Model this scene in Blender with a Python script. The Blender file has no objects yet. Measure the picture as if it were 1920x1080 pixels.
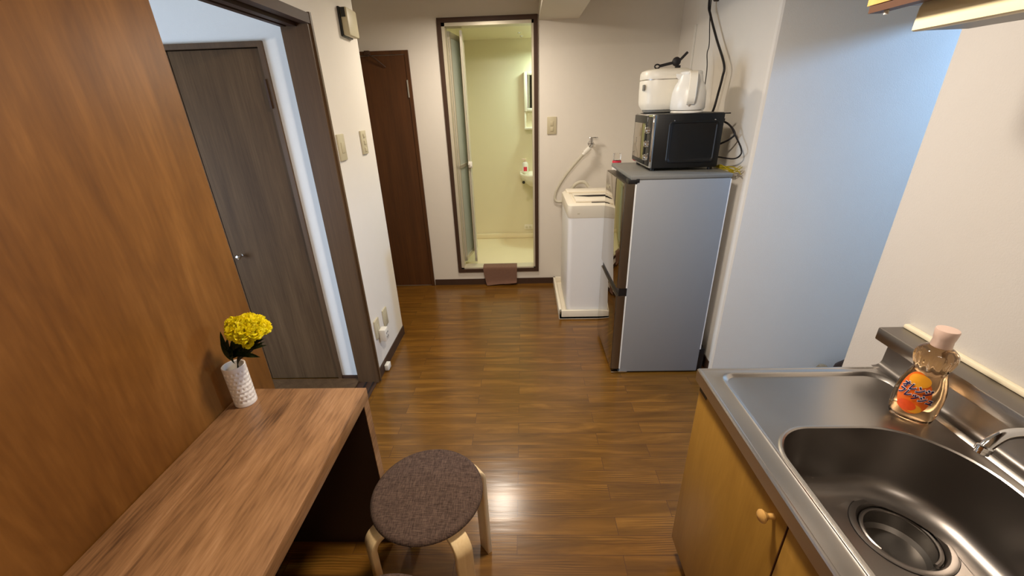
import bpy, bmesh, math, random
from mathutils import Vector, Matrix
random.seed(7)
PI = math.pi
SC = bpy.context.scene
COL = SC.collection

# ------------------------------------------------------------------ camera
cam_d = bpy.data.cameras.new('camera')
cam_d.sensor_width = 36.0
cam_d.sensor_fit = 'HORIZONTAL'
cam_d.lens = 768.4 / 1920 * 36.0
cam_d.clip_start = 0.02
cam = bpy.data.objects.new('camera', cam_d)
COL.objects.link(cam)
_p, _r, _y = 0.41866, -0.033105, -0.037336
_f = Vector((math.sin(_y)*math.cos(_p), math.cos(_y)*math.cos(_p), -math.sin(_p)))
_rt = Vector((math.cos(_y), -math.sin(_y), 0))
_u = _rt.cross(_f)
_r2 = math.cos(_r)*_rt + math.sin(_r)*_u
_u2 = -math.sin(_r)*_rt + math.cos(_r)*_u
M = Matrix((( _r2.x, _u2.x, -_f.x, 0), (_r2.y, _u2.y, -_f.y, 0), (_r2.z, _u2.z, -_f.z, 1.5), (0, 0, 0, 1)))
cam.matrix_world = M
SC.camera = cam

# ------------------------------------------------------------------ world, exposure, lights
w = bpy.data.worlds.new('world')
SC.world = w
w.use_nodes = True
w.node_tree.nodes['Background'].inputs[0].default_value = (0.55, 0.65, 0.8, 1)
w.node_tree.nodes['Background'].inputs[1].default_value = 0.3
SC.view_settings.view_transform = 'Standard'
SC.view_settings.look = 'None'
SC.view_settings.gamma = 1
SC.view_settings.use_curve_mapping = False
SC.view_settings.exposure = 0.22
SC.cycles.max_bounces = 10
SC.cycles.diffuse_bounces = 6
SC.cycles.transmission_bounces = 10
SC.cycles.use_denoising = True

def area(name, loc, size, power, color, rot=(0, 0, 0), shape='DISK', size_y=None, spread=PI):
    d = bpy.data.lights.new(name, 'AREA')
    d.shape = shape
    d.size = size
    if size_y:
        d.size_y = size_y
    d.energy = power
    d.color = color
    d.spread = spread
    o = bpy.data.objects.new(name, d)
    o.location = loc
    o.rotation_euler = rot
    COL.objects.link(o)
    return o

WARM = (1.0, 0.875, 0.725)
area('kitchen_lamp_light', (0.10, 1.12, 2.07), 0.20, 24, WARM)
area('hall_lamp_light', (-0.27, 2.85, 2.10), 0.22, 12.5, WARM)
area('rear_lamp_light', (0.0, -0.9, 2.2), 0.5, 7, (1.0, 0.88, 0.74))
area('side_room_window_light', (-2.90, 0.8, 0.90), 1.0, 46, (0.62, 0.79, 1.0), (0, math.radians(-90), 0), 'RECTANGLE', 1.3)
area('alcove_lamp_light', (2.80, 1.45, 2.00), 0.14, 28, (0.31, 0.57, 1.0), (0, math.radians(78), 0))
area('bath_lamp_light', (0.34, 4.36, 1.98), 0.20, 6.3, (0.74, 1.0, 0.86))

# ------------------------------------------------------------------ materials
def s2l(c):
    c = c / 255.0
    return c / 12.92 if c <= 0.04045 else ((c + 0.055) / 1.055) ** 2.4
def rgb(r, g, b):
    return (s2l(r), s2l(g), s2l(b), 1)

def base_mat(name):
    m = bpy.data.materials.new(name)
    m.use_nodes = True
    nt = m.node_tree
    return m, nt, nt.nodes['Principled BSDF']

def mat(name, col, rough=0.5, metal=0.0, var=0.06, scale=12, bump=0.0, bscale=200, coat=0.0, spec=0.5):
    """plain procedural surface: small colour variation and optional bump"""
    m, nt, b = base_mat(name)
    tc = nt.nodes.new('ShaderNodeTexCoord')
    n = nt.nodes.new('ShaderNodeTexNoise')
    n.inputs['Scale'].default_value = scale
    n.inputs['Detail'].default_value = 4
    nt.links.new(tc.outputs['Object'], n.inputs['Vector'])
    mx = nt.nodes.new('ShaderNodeMix')
    mx.data_type = 'RGBA'
    nt.links.new(n.outputs['Fac'], mx.inputs['Factor'])
    mx.inputs['A'].default_value = tuple(max(0, c*(1-var)) for c in col[:3]) + (1,)
    mx.inputs['B'].default_value = tuple(min(1, c*(1+var)) for c in col[:3]) + (1,)
    nt.links.new(mx.outputs['Result'], b.inputs['Base Color'])
    b.inputs['Roughness'].default_value = rough
    b.inputs['Metallic'].default_value = metal
    b.inputs['Coat Weight'].default_value = coat
    b.inputs['Specular IOR Level'].default_value = spec
    if bump:
        n2 = nt.nodes.new('ShaderNodeTexNoise')
        n2.inputs['Scale'].default_value = bscale
        n2.inputs['Detail'].default_value = 3
        nt.links.new(tc.outputs['Object'], n2.inputs['Vector'])
        bp = nt.nodes.new('ShaderNodeBump')
        bp.inputs['Strength'].default_value = bump
        bp.inputs['Distance'].default_value = 0.002
        nt.links.new(n2.outputs['Fac'], bp.inputs['Height'])
        nt.links.new(bp.outputs['Normal'], b.inputs['Normal'])
    return m

def wood(name, cols, axis='Z', scale=1.0, rough=0.4, stretch=12, bump=0.03, coat=0.0, fine=0.35, coatr=0.1, spec=0.5):
    """grain running along axis; cols = list of (pos, colour)"""
    m, nt, b = base_mat(name)
    tc = nt.nodes.new('ShaderNodeTexCoord')
    mp = nt.nodes.new('ShaderNodeMapping')
    s = [stretch*scale]*3
    s['XYZ'.index(axis)] = scale
    mp.inputs['Scale'].default_value = s
    nt.links.new(tc.outputs['Object'], mp.inputs['Vector'])
    n = nt.nodes.new('ShaderNodeTexNoise')
    n.inputs['Scale'].default_value = 1.0
    n.inputs['Detail'].default_value = 6
    n.inputs['Roughness'].default_value = 0.6
    n.inputs['Distortion'].default_value = 0.6
    nt.links.new(mp.outputs['Vector'], n.inputs['Vector'])
    mp2 = nt.nodes.new('ShaderNodeMapping')
    s2 = [stretch*scale*9]*3
    s2['XYZ'.index(axis)] = scale*5
    mp2.inputs['Scale'].default_value = s2
    nt.links.new(tc.outputs['Object'], mp2.inputs['Vector'])
    nf = nt.nodes.new('ShaderNodeTexNoise')
    nf.inputs['Scale'].default_value = 1.0
    nf.inputs['Detail'].default_value = 5
    nt.links.new(mp2.outputs['Vector'], nf.inputs['Vector'])
    mixf = nt.nodes.new('ShaderNodeMix')
    mixf.data_type = 'FLOAT'
    mixf.inputs['Factor'].default_value = fine
    nt.links.new(n.outputs['Fac'], mixf.inputs['A'])
    nt.links.new(nf.outputs['Fac'], mixf.inputs['B'])
    cr = nt.nodes.new('ShaderNodeValToRGB')
    el = cr.color_ramp.elements
    el[0].position, el[0].color = cols[0][0], cols[0][1]
    el[1].position, el[1].color = cols[-1][0], cols[-1][1]
    for pos, c in cols[1:-1]:
        e = el.new(pos)
        e.color = c
    nt.links.new(mixf.outputs['Result'], cr.inputs['Fac'])
    nt.links.new(cr.outputs['Color'], b.inputs['Base Color'])
    b.inputs['Roughness'].default_value = rough
    b.inputs['Coat Weight'].default_value = coat
    b.inputs['Coat Roughness'].default_value = coatr
    b.inputs['Specular IOR Level'].default_value = spec
    bp = nt.nodes.new('ShaderNodeBump')
    bp.inputs['Strength'].default_value = bump
    bp.inputs['Distance'].default_value = 0.002
    nt.links.new(nf.outputs['Fac'], bp.inputs['Height'])
    nt.links.new(bp.outputs['Normal'], b.inputs['Normal'])
    return m

def floor_mat():
    m, nt, b = base_mat('wood_plank_floor')
    tc = nt.nodes.new('ShaderNodeTexCoord')
    br = nt.nodes.new('ShaderNodeTexBrick')
    br.offset = 0.37
    br.inputs['Scale'].default_value = 1.0
    br.inputs['Mortar Size'].default_value = 0.0012
    br.inputs['Mortar Smooth'].default_value = 0.2
    br.inputs['Brick Width'].default_value = 0.61
    br.inputs['Row Height'].default_value = 0.0757
    br.inputs['Color1'].default_value = (0, 0, 0, 1)
    br.inputs['Color2'].default_value = (1, 1, 1, 1)
    br.inputs['Mortar'].default_value = (0.5, 0.5, 0.5, 1)
    nt.links.new(tc.outputs['Object'], br.inputs['Vector'])
    # per board random offset of the grain
    sep = nt.nodes.new('ShaderNodeSeparateColor')
    nt.links.new(br.outputs['Color'], sep.inputs['Color'])
    mul = nt.nodes.new('ShaderNodeMath'); mul.operation = 'MULTIPLY'; mul.inputs[1].default_value = 37.0
    nt.links.new(sep.outputs['Red'], mul.inputs[0])
    cmb = nt.nodes.new('ShaderNodeCombineXYZ')
    nt.links.new(mul.outputs[0], cmb.inputs['X']); nt.links.new(mul.outputs[0], cmb.inputs['Y'])
    add = nt.nodes.new('ShaderNodeVectorMath'); add.operation = 'ADD'
    nt.links.new(tc.outputs['Object'], add.inputs[0]); nt.links.new(cmb.outputs[0], add.inputs[1])
    mp = nt.nodes.new('ShaderNodeMapping'); mp.inputs['Scale'].default_value = (2.2, 20, 1)
    nt.links.new(add.outputs[0], mp.inputs['Vector'])
    n = nt.nodes.new('ShaderNodeTexNoise'); n.inputs['Scale'].default_value = 1; n.inputs['Detail'].default_value = 6
    n.inputs['Distortion'].default_value = 0.8; n.inputs['Roughness'].default_value = 0.6
    nt.links.new(mp.outputs[0], n.inputs['Vector'])
    # cathedral figure: wave bands
    mpw = nt.nodes.new('ShaderNodeMapping'); mpw.inputs['Scale'].default_value = (5, 30, 1)
    nt.links.new(add.outputs[0], mpw.inputs['Vector'])
    wv = nt.nodes.new('ShaderNodeTexWave'); wv.bands_direction = 'Y'; wv.inputs['Scale'].default_value = 1.1
    wv.inputs['Distortion'].default_value = 9; wv.inputs['Detail'].default_value = 2.0
    wv.inputs['Detail Scale'].default_value = 0.5
    nt.links.new(mpw.outputs[0], wv.inputs['Vector'])
    lo = nt.nodes.new('ShaderNodeTexNoise'); lo.inputs['Scale'].default_value = 2.0
    mpl = nt.nodes.new('ShaderNodeMapping'); mpl.inputs['Scale'].default_value = (1, 4, 1)
    nt.links.new(add.outputs[0], mpl.inputs['Vector']); nt.links.new(mpl.outputs[0], lo.inputs['Vector'])
    mr = nt.nodes.new('ShaderNodeMapRange'); mr.inputs['From Min'].default_value = 0.5; mr.inputs['From Max'].default_value = 0.66
    mr.inputs['To Min'].default_value = 0.0; mr.inputs['To Max'].default_value = 0.32
    nt.links.new(lo.outputs['Fac'], mr.inputs['Value'])
    mixf = nt.nodes.new('ShaderNodeMix'); mixf.data_type = 'FLOAT'
    nt.links.new(mr.outputs[0], mixf.inputs['Factor']); nt.links.new(n.outputs['Fac'], mixf.inputs['A']); nt.links.new(wv.outputs['Fac'], mixf.inputs['B'])
    cr = nt.nodes.new('ShaderNodeValToRGB')
    el = cr.color_ramp.elements
    el[0].position = 0.22; el[0].color = rgb(80, 51, 12)
    el[1].position = 0.78; el[1].color = rgb(144, 99, 36)
    e = el.new(0.5); e.color = rgb(110, 72, 20)
    nt.links.new(mixf.outputs['Result'], cr.inputs['Fac'])
    # board to board tone
    mrb = nt.nodes.new('ShaderNodeMapRange'); mrb.inputs['To Min'].default_value = 0.9; mrb.inputs['To Max'].default_value = 1.08
    nt.links.new(sep.outputs['Red'], mrb.inputs['Value'])
    vm = nt.nodes.new('ShaderNodeVectorMath'); vm.operation = 'SCALE'
    nt.links.new(cr.outputs['Color'], vm.inputs[0]); nt.links.new(mrb.outputs[0], vm.inputs['Scale'])
    mm = nt.nodes.new('ShaderNodeMix'); mm.data_type = 'RGBA'
    nt.links.new(br.outputs['Fac'], mm.inputs['Factor']); nt.links.new(vm.outputs[0], mm.inputs['A'])
    mm.inputs['B'].default_value = rgb(82, 52, 25)
    nt.links.new(mm.outputs['Result'], b.inputs['Base Color'])
    b.inputs['Roughness'].default_value = 0.38
    b.inputs['Specular IOR Level'].default_value = 0.2
    b.inputs['Coat Weight'].default_value = 0.85
    b.inputs['Coat Roughness'].default_value = 0.2
    bp = nt.nodes.new('ShaderNodeBump'); bp.inputs['Strength'].default_value = 0.12; bp.inputs['Distance'].default_value = 0.0015
    nt.links.new(mixf.outputs['Result'], bp.inputs['Height'])
    nt.links.new(bp.outputs['Normal'], b.inputs['Normal'])
    n3 = nt.nodes.new('ShaderNodeTexNoise'); n3.inputs['Scale'].default_value = 6
    mp3 = nt.nodes.new('ShaderNodeMapping'); mp3.inputs['Scale'].default_value = (0.6, 5, 1)
    nt.links.new(tc.outputs['Object'], mp3.inputs['Vector']); nt.links.new(mp3.outputs[0], n3.inputs['Vector'])
    bp2 = nt.nodes.new('ShaderNodeBump'); bp2.inputs['Strength'].default_value = 0.12; bp2.inputs['Distance'].default_value = 0.004
    nt.links.new(n3.outputs['Fac'], bp2.inputs['Height']); nt.links.new(bp2.outputs['Normal'], b.inputs['Coat Normal'])
    return m

def steel(name, col=(0.56, 0.53, 0.495), rough=0.30, axis='Y'):
    m, nt, b = base_mat(name)
    tc = nt.nodes.new('ShaderNodeTexCoord')
    mp = nt.nodes.new('ShaderNodeMapping')
    s = [260, 260, 260]; s['XYZ'.index(axis)] = 6
    mp.inputs['Scale'].default_value = s
    nt.links.new(tc.outputs['Object'], mp.inputs['Vector'])
    n = nt.nodes.new('ShaderNodeTexNoise'); n.inputs['Scale'].default_value = 1; n.inputs['Detail'].default_value = 3
    nt.links.new(mp.outputs[0], n.inputs['Vector'])
    n2 = nt.nodes.new('ShaderNodeTexNoise'); n2.inputs['Scale'].default_value = 5; n2.inputs['Detail'].default_value = 2
    nt.links.new(tc.outputs['Object'], n2.inputs['Vector'])
    mr = nt.nodes.new('ShaderNodeMapRange'); mr.inputs['To Min'].default_value = rough*0.92; mr.inputs['To Max'].default_value = rough*1.1
    nt.links.new(n2.outputs['Fac'], mr.inputs['Value']); nt.links.new(mr.outputs[0], b.inputs['Roughness'])
    mx = nt.nodes.new('ShaderNodeMix'); mx.data_type = 'RGBA'
    nt.links.new(n2.outputs['Fac'], mx.inputs['Factor'])
    mx.inputs['A'].default_value = tuple(c*0.9 for c in col)+(1,); mx.inputs['B'].default_value = tuple(c*1.1 for c in col)+(1,)
    nt.links.new(mx.outputs['Result'], b.inputs['Base Color'])
    b.inputs['Metallic'].default_value = 1.0
    bp = nt.nodes.new('ShaderNodeBump'); bp.inputs['Strength'].default_value = 0.015; bp.inputs['Distance'].default_value = 0.0003
    nt.links.new(n.outputs['Fac'], bp.inputs['Height']); nt.links.new(bp.outputs['Normal'], b.inputs['Normal'])
    return m

def glassy(name, col, rough=0.05, ior=1.4, trans=1.0):
    m, nt, b = base_mat(name)
    b.inputs['Base Color'].default_value = col
    b.inputs['Roughness'].default_value = rough
    b.inputs['IOR'].default_value = ior
    b.inputs['Transmission Weight'].default_value = trans
    n = nt.nodes.new('ShaderNodeTexNoise'); n.inputs['Scale'].default_value = 30
    bp = nt.nodes.new('ShaderNodeBump'); bp.inputs['Strength'].default_value = 0.02; bp.inputs['Distance'].default_value = 0.001
    nt.links.new(n.outputs['Fac'], bp.inputs['Height']); nt.links.new(bp.outputs['Normal'], b.inputs['Normal'])
    return m

def weave_mat():
    m, nt, b = base_mat('woven_fabric')
    tc = nt.nodes.new('ShaderNodeTexCoord')
    fs = []
    for ax, s in (('x', (900, 55, 60)), ('y', (55, 900, 60))):
        mp = nt.nodes.new('ShaderNodeMapping'); mp.inputs['Scale'].default_value = s
        mp.inputs['Rotation'].default_value = (0, 0, 0.5)
        n = nt.nodes.new('ShaderNodeTexNoise'); n.inputs['Scale'].default_value = 1; n.inputs['Detail'].default_value = 2
        nt.links.new(tc.outputs['Object'], mp.inputs['Vector']); nt.links.new(mp.outputs[0], n.inputs['Vector'])
        fs.append(n)
    mf = nt.nodes.new('ShaderNodeMix'); mf.data_type = 'FLOAT'; mf.inputs['Factor'].default_value = 0.5
    nt.links.new(fs[0].outputs['Fac'], mf.inputs['A']); nt.links.new(fs[1].outputs['Fac'], mf.inputs['B'])
    cr = nt.nodes.new('ShaderNodeValToRGB')
    cr.color_ramp.elements[0].position = 0.36; cr.color_ramp.elements[0].color = rgb(44, 34, 30)
    cr.color_ramp.elements[1].position = 0.66; cr.color_ramp.elements[1].color = rgb(108, 88, 77)
    nt.links.new(mf.outputs['Result'], cr.inputs['Fac']); nt.links.new(cr.outputs['Color'], b.inputs['Base Color'])
    b.inputs['Roughness'].default_value = 0.95
    b.inputs['Specular IOR Level'].default_value = 0.1
    bp = nt.nodes.new('ShaderNodeBump'); bp.inputs['Strength'].default_value = 0.4; bp.inputs['Distance'].default_value = 0.001
    nt.links.new(mf.outputs['Result'], bp.inputs['Height']); nt.links.new(bp.outputs['Normal'], b.inputs['Normal'])
    return m

def emis(name, col, strength):
    m, nt, b = base_mat(name)
    b.inputs['Base Color'].default_value = col
    b.inputs['Emission Color'].default_value = col
    b.inputs['Emission Strength'].default_value = strength
    return m

MT = dict(
    wall=mat('cream_wallpaper', rgb(230, 224, 214), 0.85, bump=0.25, bscale=260, var=0.015),
    wall_dimmed=mat('cream_wallpaper_dimmed', rgb(205, 201, 197), 0.85, bump=0.25, bscale=260, var=0.015),  # same wallpaper, colour darkened to offset the strong light from the near lamp
    wall_cool=mat('white_wallpaper', rgb(236, 236, 236), 0.85, bump=0.2, bscale=260, var=0.015),
    ceil=mat('ceiling_paper', rgb(215, 208, 195), 0.9, var=0.02),
    floor=floor_mat(),
    panel=wood('brown_veneer', [(0.30, rgb(92, 55, 18)), (0.5, rgb(114, 72, 27)), (0.72, rgb(136, 90, 40))], 'Z', 2.0, 0.45, 5, 0.02, fine=0.3, spec=0.35),
    darkdoor=wood('dark_walnut_veneer', [(0.3, rgb(72, 53, 36)), (0.55, rgb(93, 71, 49)), (0.75, rgb(111, 87, 62))], 'Z', 1.2, 0.6, 14, 0.03, spec=0.12),
    reddoor=wood('red_brown_veneer', [(0.3, rgb(66, 38, 16)), (0.55, rgb(84, 50, 22)), (0.75, rgb(98, 60, 28))], 'Z', 1.2, 0.45, 16, 0.03, spec=0.4),
    frame=mat('dark_brown_frame', rgb(70, 50, 38), 0.55, var=0.12, scale=30, spec=0.25),
    frame2=wood('casing_wood', [(0.3, rgb(74, 53, 34)), (0.7, rgb(100, 75, 50))], 'Z', 1.2, 0.45, 22, 0.03, spec=0.4),
    desk_shaded=mat('walnut_laminate_shaded', rgb(48, 30, 20), 0.55, var=0.1),  # desk laminate with the shade under the top put into its colour
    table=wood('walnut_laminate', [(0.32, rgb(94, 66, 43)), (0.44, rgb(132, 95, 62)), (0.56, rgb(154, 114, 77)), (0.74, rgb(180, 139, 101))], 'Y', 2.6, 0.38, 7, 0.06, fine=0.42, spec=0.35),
    birch=wood('birch_plywood', [(0.3, rgb(222, 190, 138)), (0.7, rgb(242, 216, 168))], 'Z', 2, 0.42, 10, 0.02),
    fabric=weave_mat(),
    underseat=mat('black_underside', rgb(40, 32, 28), 0.9),
    cabwood=wood('yellow_birch_shaded', [(0.3, rgb(148, 107, 41)), (0.55, rgb(164, 121, 49)), (0.75, rgb(178, 134, 60))], 'Z', 2.2, 0.42, 7, 0.02, fine=0.25, spec=0.4),  # cabinet birch, darkened for the weaker light on the lower doors
    cabwood_lit=wood('yellow_birch_lit', [(0.3, rgb(214, 164, 92)), (0.7, rgb(236, 188, 116))], 'Z', 2.2, 0.42, 7, 0.02, fine=0.25, spec=0.4),  # same birch, lightened to stand for lamp light on the upper doors
    cabedge=mat('brown_edge_strip', rgb(84, 50, 28), 0.5),
    dark=mat('dark_recess', rgb(22, 14, 10), 0.85),
    steel=steel('brushed_stainless'),
    steel2=steel('polished_stainless', (0.28, 0.255, 0.235), 0.33),
    steel3=steel('dull_stainless', (0.26, 0.24, 0.22), 0.42),
    knobwood=mat('honey_wood', rgb(206, 158, 88), 0.4, var=0.05),
    chrome=mat('chrome', (0.78, 0.78, 0.78, 1), 0.08, 1.0, 0.02),
    whitepl=mat('white_plastic', rgb(232, 228, 218), 0.35, var=0.02),
    creampl=mat('cream_plastic', rgb(196, 186, 156), 0.45, var=0.03),
    covercream=mat('cream_cover', rgb(250, 236, 190), 0.4, var=0.02),
    ivory=mat('ivory_enamel', rgb(240, 232, 214), 0.4, var=0.02),
    blackpl=mat('black_plastic', rgb(22, 20, 20), 0.4, var=0.1),
    blackmt=mat('black_enamelled_steel', rgb(13, 12, 12), 0.42, var=0.1, bump=0.05, bscale=400),
    rubber=mat('black_cable_rubber', rgb(24, 18, 18), 0.55),
    greybody=mat('grey_painted_steel', rgb(150, 151, 152), 0.42, 0.15, var=0.02, scale=3),
    greytop=mat('grey_plastic_top', rgb(120, 118, 112), 0.4, var=0.03),
    doormetal=mat('brushed_door_edge', rgb(128, 116, 100), 0.3, 0.9, var=0.04),
    mirrorglass=mat('smoked_mirror_glass', rgb(168, 160, 146), 0.04, 1.0, var=0.01),
    washer=mat('white_washer_shell', rgb(248, 248, 248), 0.35, var=0.01),
    bathwall=mat('cream_bath_panel', rgb(230, 219, 188), 0.3, var=0.02, scale=4),
    bathfloor=mat('cream_bath_floor', rgb(236, 222, 188), 0.35, var=0.02, scale=6),
    alum=mat('cream_aluminium', rgb(212, 204, 182), 0.35, 0.2, var=0.02),
    frost=mat('frosted_panel', rgb(222, 228, 216), 0.3, var=0.04, scale=8),
    towel=mat('brown_towelling', rgb(122, 90, 74), 0.97, var=0.12, scale=60, bump=0.8, bscale=500),
    ceramic=mat('white_ceramic', rgb(226, 218, 206), 0.3, var=0.02),
    hose=mat('grey_hose_rubber', rgb(196, 190, 172), 0.5),
    leaf=mat('green_leaf', rgb(46, 62, 22), 0.6, var=0.25, scale=60),
    stem=mat('dark_green_stem', rgb(46, 44, 22), 0.7),
    petal=mat('yellow_petal', rgb(255, 233, 4), 0.6, var=0.06, scale=80),
    liquid=glassy('amber_detergent', (1.0, 0.68, 0.38, 1), 0.03, 1.36),
    clear=glassy('clear_plastic', (0.98, 0.96, 0.94, 1), 0.08, 1.3),
    pinkcap=mat('pale_pink_cap', rgb(226, 196, 180), 0.3, var=0.02),
    lab_orange=mat('orange_label', rgb(240, 110, 22), 0.4, var=0.1, scale=60),
    lab_yellow=mat('yellow_label', rgb(250, 170, 40), 0.4, var=0.1, scale=90),
    lab_fruit=mat('orange_fruit_print', rgb(246, 84, 22), 0.4, var=0.2, scale=120),
    ink=mat('navy_ink', rgb(24, 18, 78), 0.5),
    white=mat('white_ink', rgb(248, 240, 240), 0.5, var=0.01),
    caulk=mat('white_caulk', rgb(236, 226, 198), 0.6, var=0.05),
    yellow=mat('yellow_ribbon', rgb(170, 152, 30), 0.5, var=0.2, scale=100),
    red=mat('red_print', rgb(214, 50, 70), 0.5),
    leather=mat('dark_brown_leather', rgb(52, 36, 28), 0.5, var=0.2, scale=40),
    canvas=mat('tan_canvas', rgb(150, 136, 112), 0.8),
    mirror=mat('mirror', (0.8, 0.85, 0.82, 1), 0.03, 1.0, 0.01),
    lampglow=emis('lamp_diffuser', (1, 0.85, 0.65, 1), 3),
    bathglow=emis('bath_globe', (0.85, 1, 0.85, 1), 6),
)

_pb = MT['petal'].node_tree.nodes['Principled BSDF']
_pb.inputs['Subsurface Weight'].default_value = 0.6
_pb.inputs['Subsurface Radius'].default_value = (1.0, 0.8, 0.05)
_pb.inputs['Subsurface Scale'].default_value = 0.02

# ------------------------------------------------------------------ mesh helpers (world coordinates)
def new():
    return bmesh.new()

def box(bm, x0, x1, y0, y1, z0, z1, bev=0.0, seg=2, rz=0.0):
    r = bmesh.ops.create_cube(bm, size=1.0)
    vs = r['verts']
    bmesh.ops.scale(bm, vec=(abs(x1-x0), abs(y1-y0), abs(z1-z0)), verts=vs)
    if bev:
        es = list({e for v in vs for e in v.link_edges})
        rr = bmesh.ops.bevel(bm, geom=es, offset=bev, segments=seg, profile=0.5, affect='EDGES')
        vs = list({v for f in rr['faces'] for v in f.verts} | {v for v in vs if v.is_valid})
    if rz:
        bmesh.ops.rotate(bm, cent=(0, 0, 0), matrix=Matrix.Rotation(rz, 3, 'Z'), verts=vs)
    bmesh.ops.translate(bm, vec=((x0+x1)/2, (y0+y1)/2, (z0+z1)/2), verts=vs)
    return vs

def ring_loft(bm, rings, close=True, cap0=True, cap1=True):
    R = [[bm.verts.new(p) for p in ring] for ring in rings]
    n = len(R[0])
    for a, b in zip(R[:-1], R[1:]):
        for i in range(n if close else n-1):
            j = (i+1) % n
            try: bm.faces.new((a[i], a[j], b[j], b[i]))
            except ValueError: pass
    if cap0: bm.faces.new(list(reversed(R[0])))
    if cap1: bm.faces.new(R[-1])
    return R

def lathe(bm, prof, c, n=32, ax=Vector((0, 0, 1)), cap0=True, cap1=True, sx=1, sy=1):
    """prof: (radius, height) list"""
    ax = Vector(ax).normalized()
    if abs(ax.z) > 0.99: u = Vector((1, 0, 0)); v = Vector((0, 1, 0))*(1 if ax.z > 0 else -1)
    else:
        u = ax.cross(Vector((0, 0, 1))).normalized(); v = ax.cross(u)
    c = Vector(c)
    rings = []
    for r, h in prof:
        r = max(r, 1e-5)
        rings.append([c + ax*h + u*(r*sx*math.cos(2*PI*i/n)) + v*(r*sy*math.sin(2*PI*i/n)) for i in range(n)])
    return ring_loft(bm, rings, True, cap0, cap1)

def cyl(bm, p0, p1, r, n=20, r1=None):
    p0, p1 = Vector(p0), Vector(p1)
    lathe(bm, [(r, 0), (r if r1 is None else r1, (p1-p0).length)], p0, n, p1-p0)

def smooth_path(pts, k=8):
    pts = [Vector(p) for p in pts]
    out = []
    P = [pts[0]*2-pts[1]] + pts + [pts[-1]*2-pts[-2]]
    for i in range(1, len(P)-2):
        for t in range(k):
            s = t/k
            a, b, c, d = P[i-1], P[i], P[i+1], P[i+2]
            out.append(0.5*((2*b)+(c-a)*s+(2*a-5*b+4*c-d)*s*s+(3*b-a-3*c+d)*s*s*s))
    out.append(pts[-1])
    return out

def tube(bm, pts, r, n=10, smooth=True, k=8):
    P = smooth_path(pts, k) if smooth else [Vector(p) for p in pts]
    rr = r if callable(r) else (lambda t: r)
    t0 = (P[1]-P[0]).normalized()
    u = t0.orthogonal().normalized()
    rings = []
    for i, p in enumerate(P):
        t = (P[min(i+1, len(P)-1)]-P[max(i-1, 0)]).normalized()
        u = (u - t*u.dot(t)).normalized()
        v = t.cross(u)
        q = rr(i/(len(P)-1))
        rings.append([p+u*(q*math.cos(2*PI*j/n))+v*(q*math.sin(2*PI*j/n)) for j in range(n)])
    ring_loft(bm, rings)

def sweep_rect(bm, P, side, w, t):
    """flat strip: path P, side vector (width direction), thickness t in the path's normal"""
    P = [Vector(p) for p in P]; side = Vector(side).normalized()
    rings = []
    for i, p in enumerate(P):
        d = (P[min(i+1, len(P)-1)]-P[max(i-1, 0)]).normalized()
        nrm = d.cross(side).normalized()
        rings.append([p+side*w/2+nrm*t/2, p-side*w/2+nrm*t/2, p-side*w/2-nrm*t/2, p+side*w/2-nrm*t/2])
    ring_loft(bm, rings)

def prism(bm, pts, z0, z1):
    ring_loft(bm, [[(x, y, z0) for x, y in pts], [(x, y, z1) for x, y in pts]])

def build(name, bm, m, parent=None, smooth=True, origin=None, angle=35):
    """link ONE mesh object; verts are in world space and moved to the owner's base"""
    bmesh.ops.recalc_face_normals(bm, faces=bm.faces)
    if origin is None and parent is None:
        xs = [v.co for v in bm.verts]
        lo = Vector((min(v.x for v in xs), min(v.y for v in xs), min(v.z for v in xs)))
        hi = Vector((max(v.x for v in xs), max(v.y for v in xs), max(v.z for v in xs)))
        origin = Vector(((lo.x+hi.x)/2, (lo.y+hi.y)/2, lo.z))
    if parent is not None:
        root = parent
        while root.parent: root = root.parent
        off = root.location.copy()
    else:
        off = Vector(origin)
    bmesh.ops.translate(bm, vec=-off, verts=bm.verts)
    me = bpy.data.meshes.new(name)
    bm.to_mesh(me); bm.free()
    me.materials.append(MT[m] if isinstance(m, str) else m)
    if smooth:
        for p in me.polygons: p.use_smooth = True
        try: me.set_sharp_from_angle(angle=math.radians(angle))
        except Exception: pass
    o = bpy.data.objects.new(name, me)
    COL.objects.link(o)
    if parent is not None: o.parent = parent
    else: o.location = off
    return o

def thing(name, label, cat, loc, group=None):
    o = bpy.data.objects.new(name, None)
    o.empty_display_size = 0.05
    COL.objects.link(o)
    o.location = loc
    o['label'] = label; o['category'] = cat
    if group: o['group'] = group
    return o

def tag(o, label, cat, group=None):
    o['label'] = label; o['category'] = cat
    if group: o['group'] = group
    return o

def struct(name, bm, m, parent=None, smooth=False):
    o = build(name, bm, m, parent, smooth)
    if parent is None: o['kind'] = 'structure'
    return o

def boxes(*bs, bev=0.0):
    bm = new()
    for b in bs: box(bm, *b, bev=bev)
    return bm

# ------------------------------------------------------------------ room shell
CZ = 2.25
LX = -0.90            # left wall face
RX = 1.03             # kitchen wall face
BY = 3.47             # back wall face
struct('floor', boxes((-3.1, 3.0, -1.7, BY+0.02, -0.1, 0)), 'floor')
struct('ceiling', boxes((-3.1, 3.0, -1.7, BY+0.1, CZ, CZ+0.1)), 'ceil')
# left wall: above header, stub with switches, near part behind the sliding panel
struct('wall_left', boxes((LX-0.11, LX, 2.022, 2.585, 0, CZ), (LX-0.11, LX, -1.6, 2.022, 1.872, CZ), (LX-0.11, LX, -1.6, -0.6, 0, 1.872)), 'wall')
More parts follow.
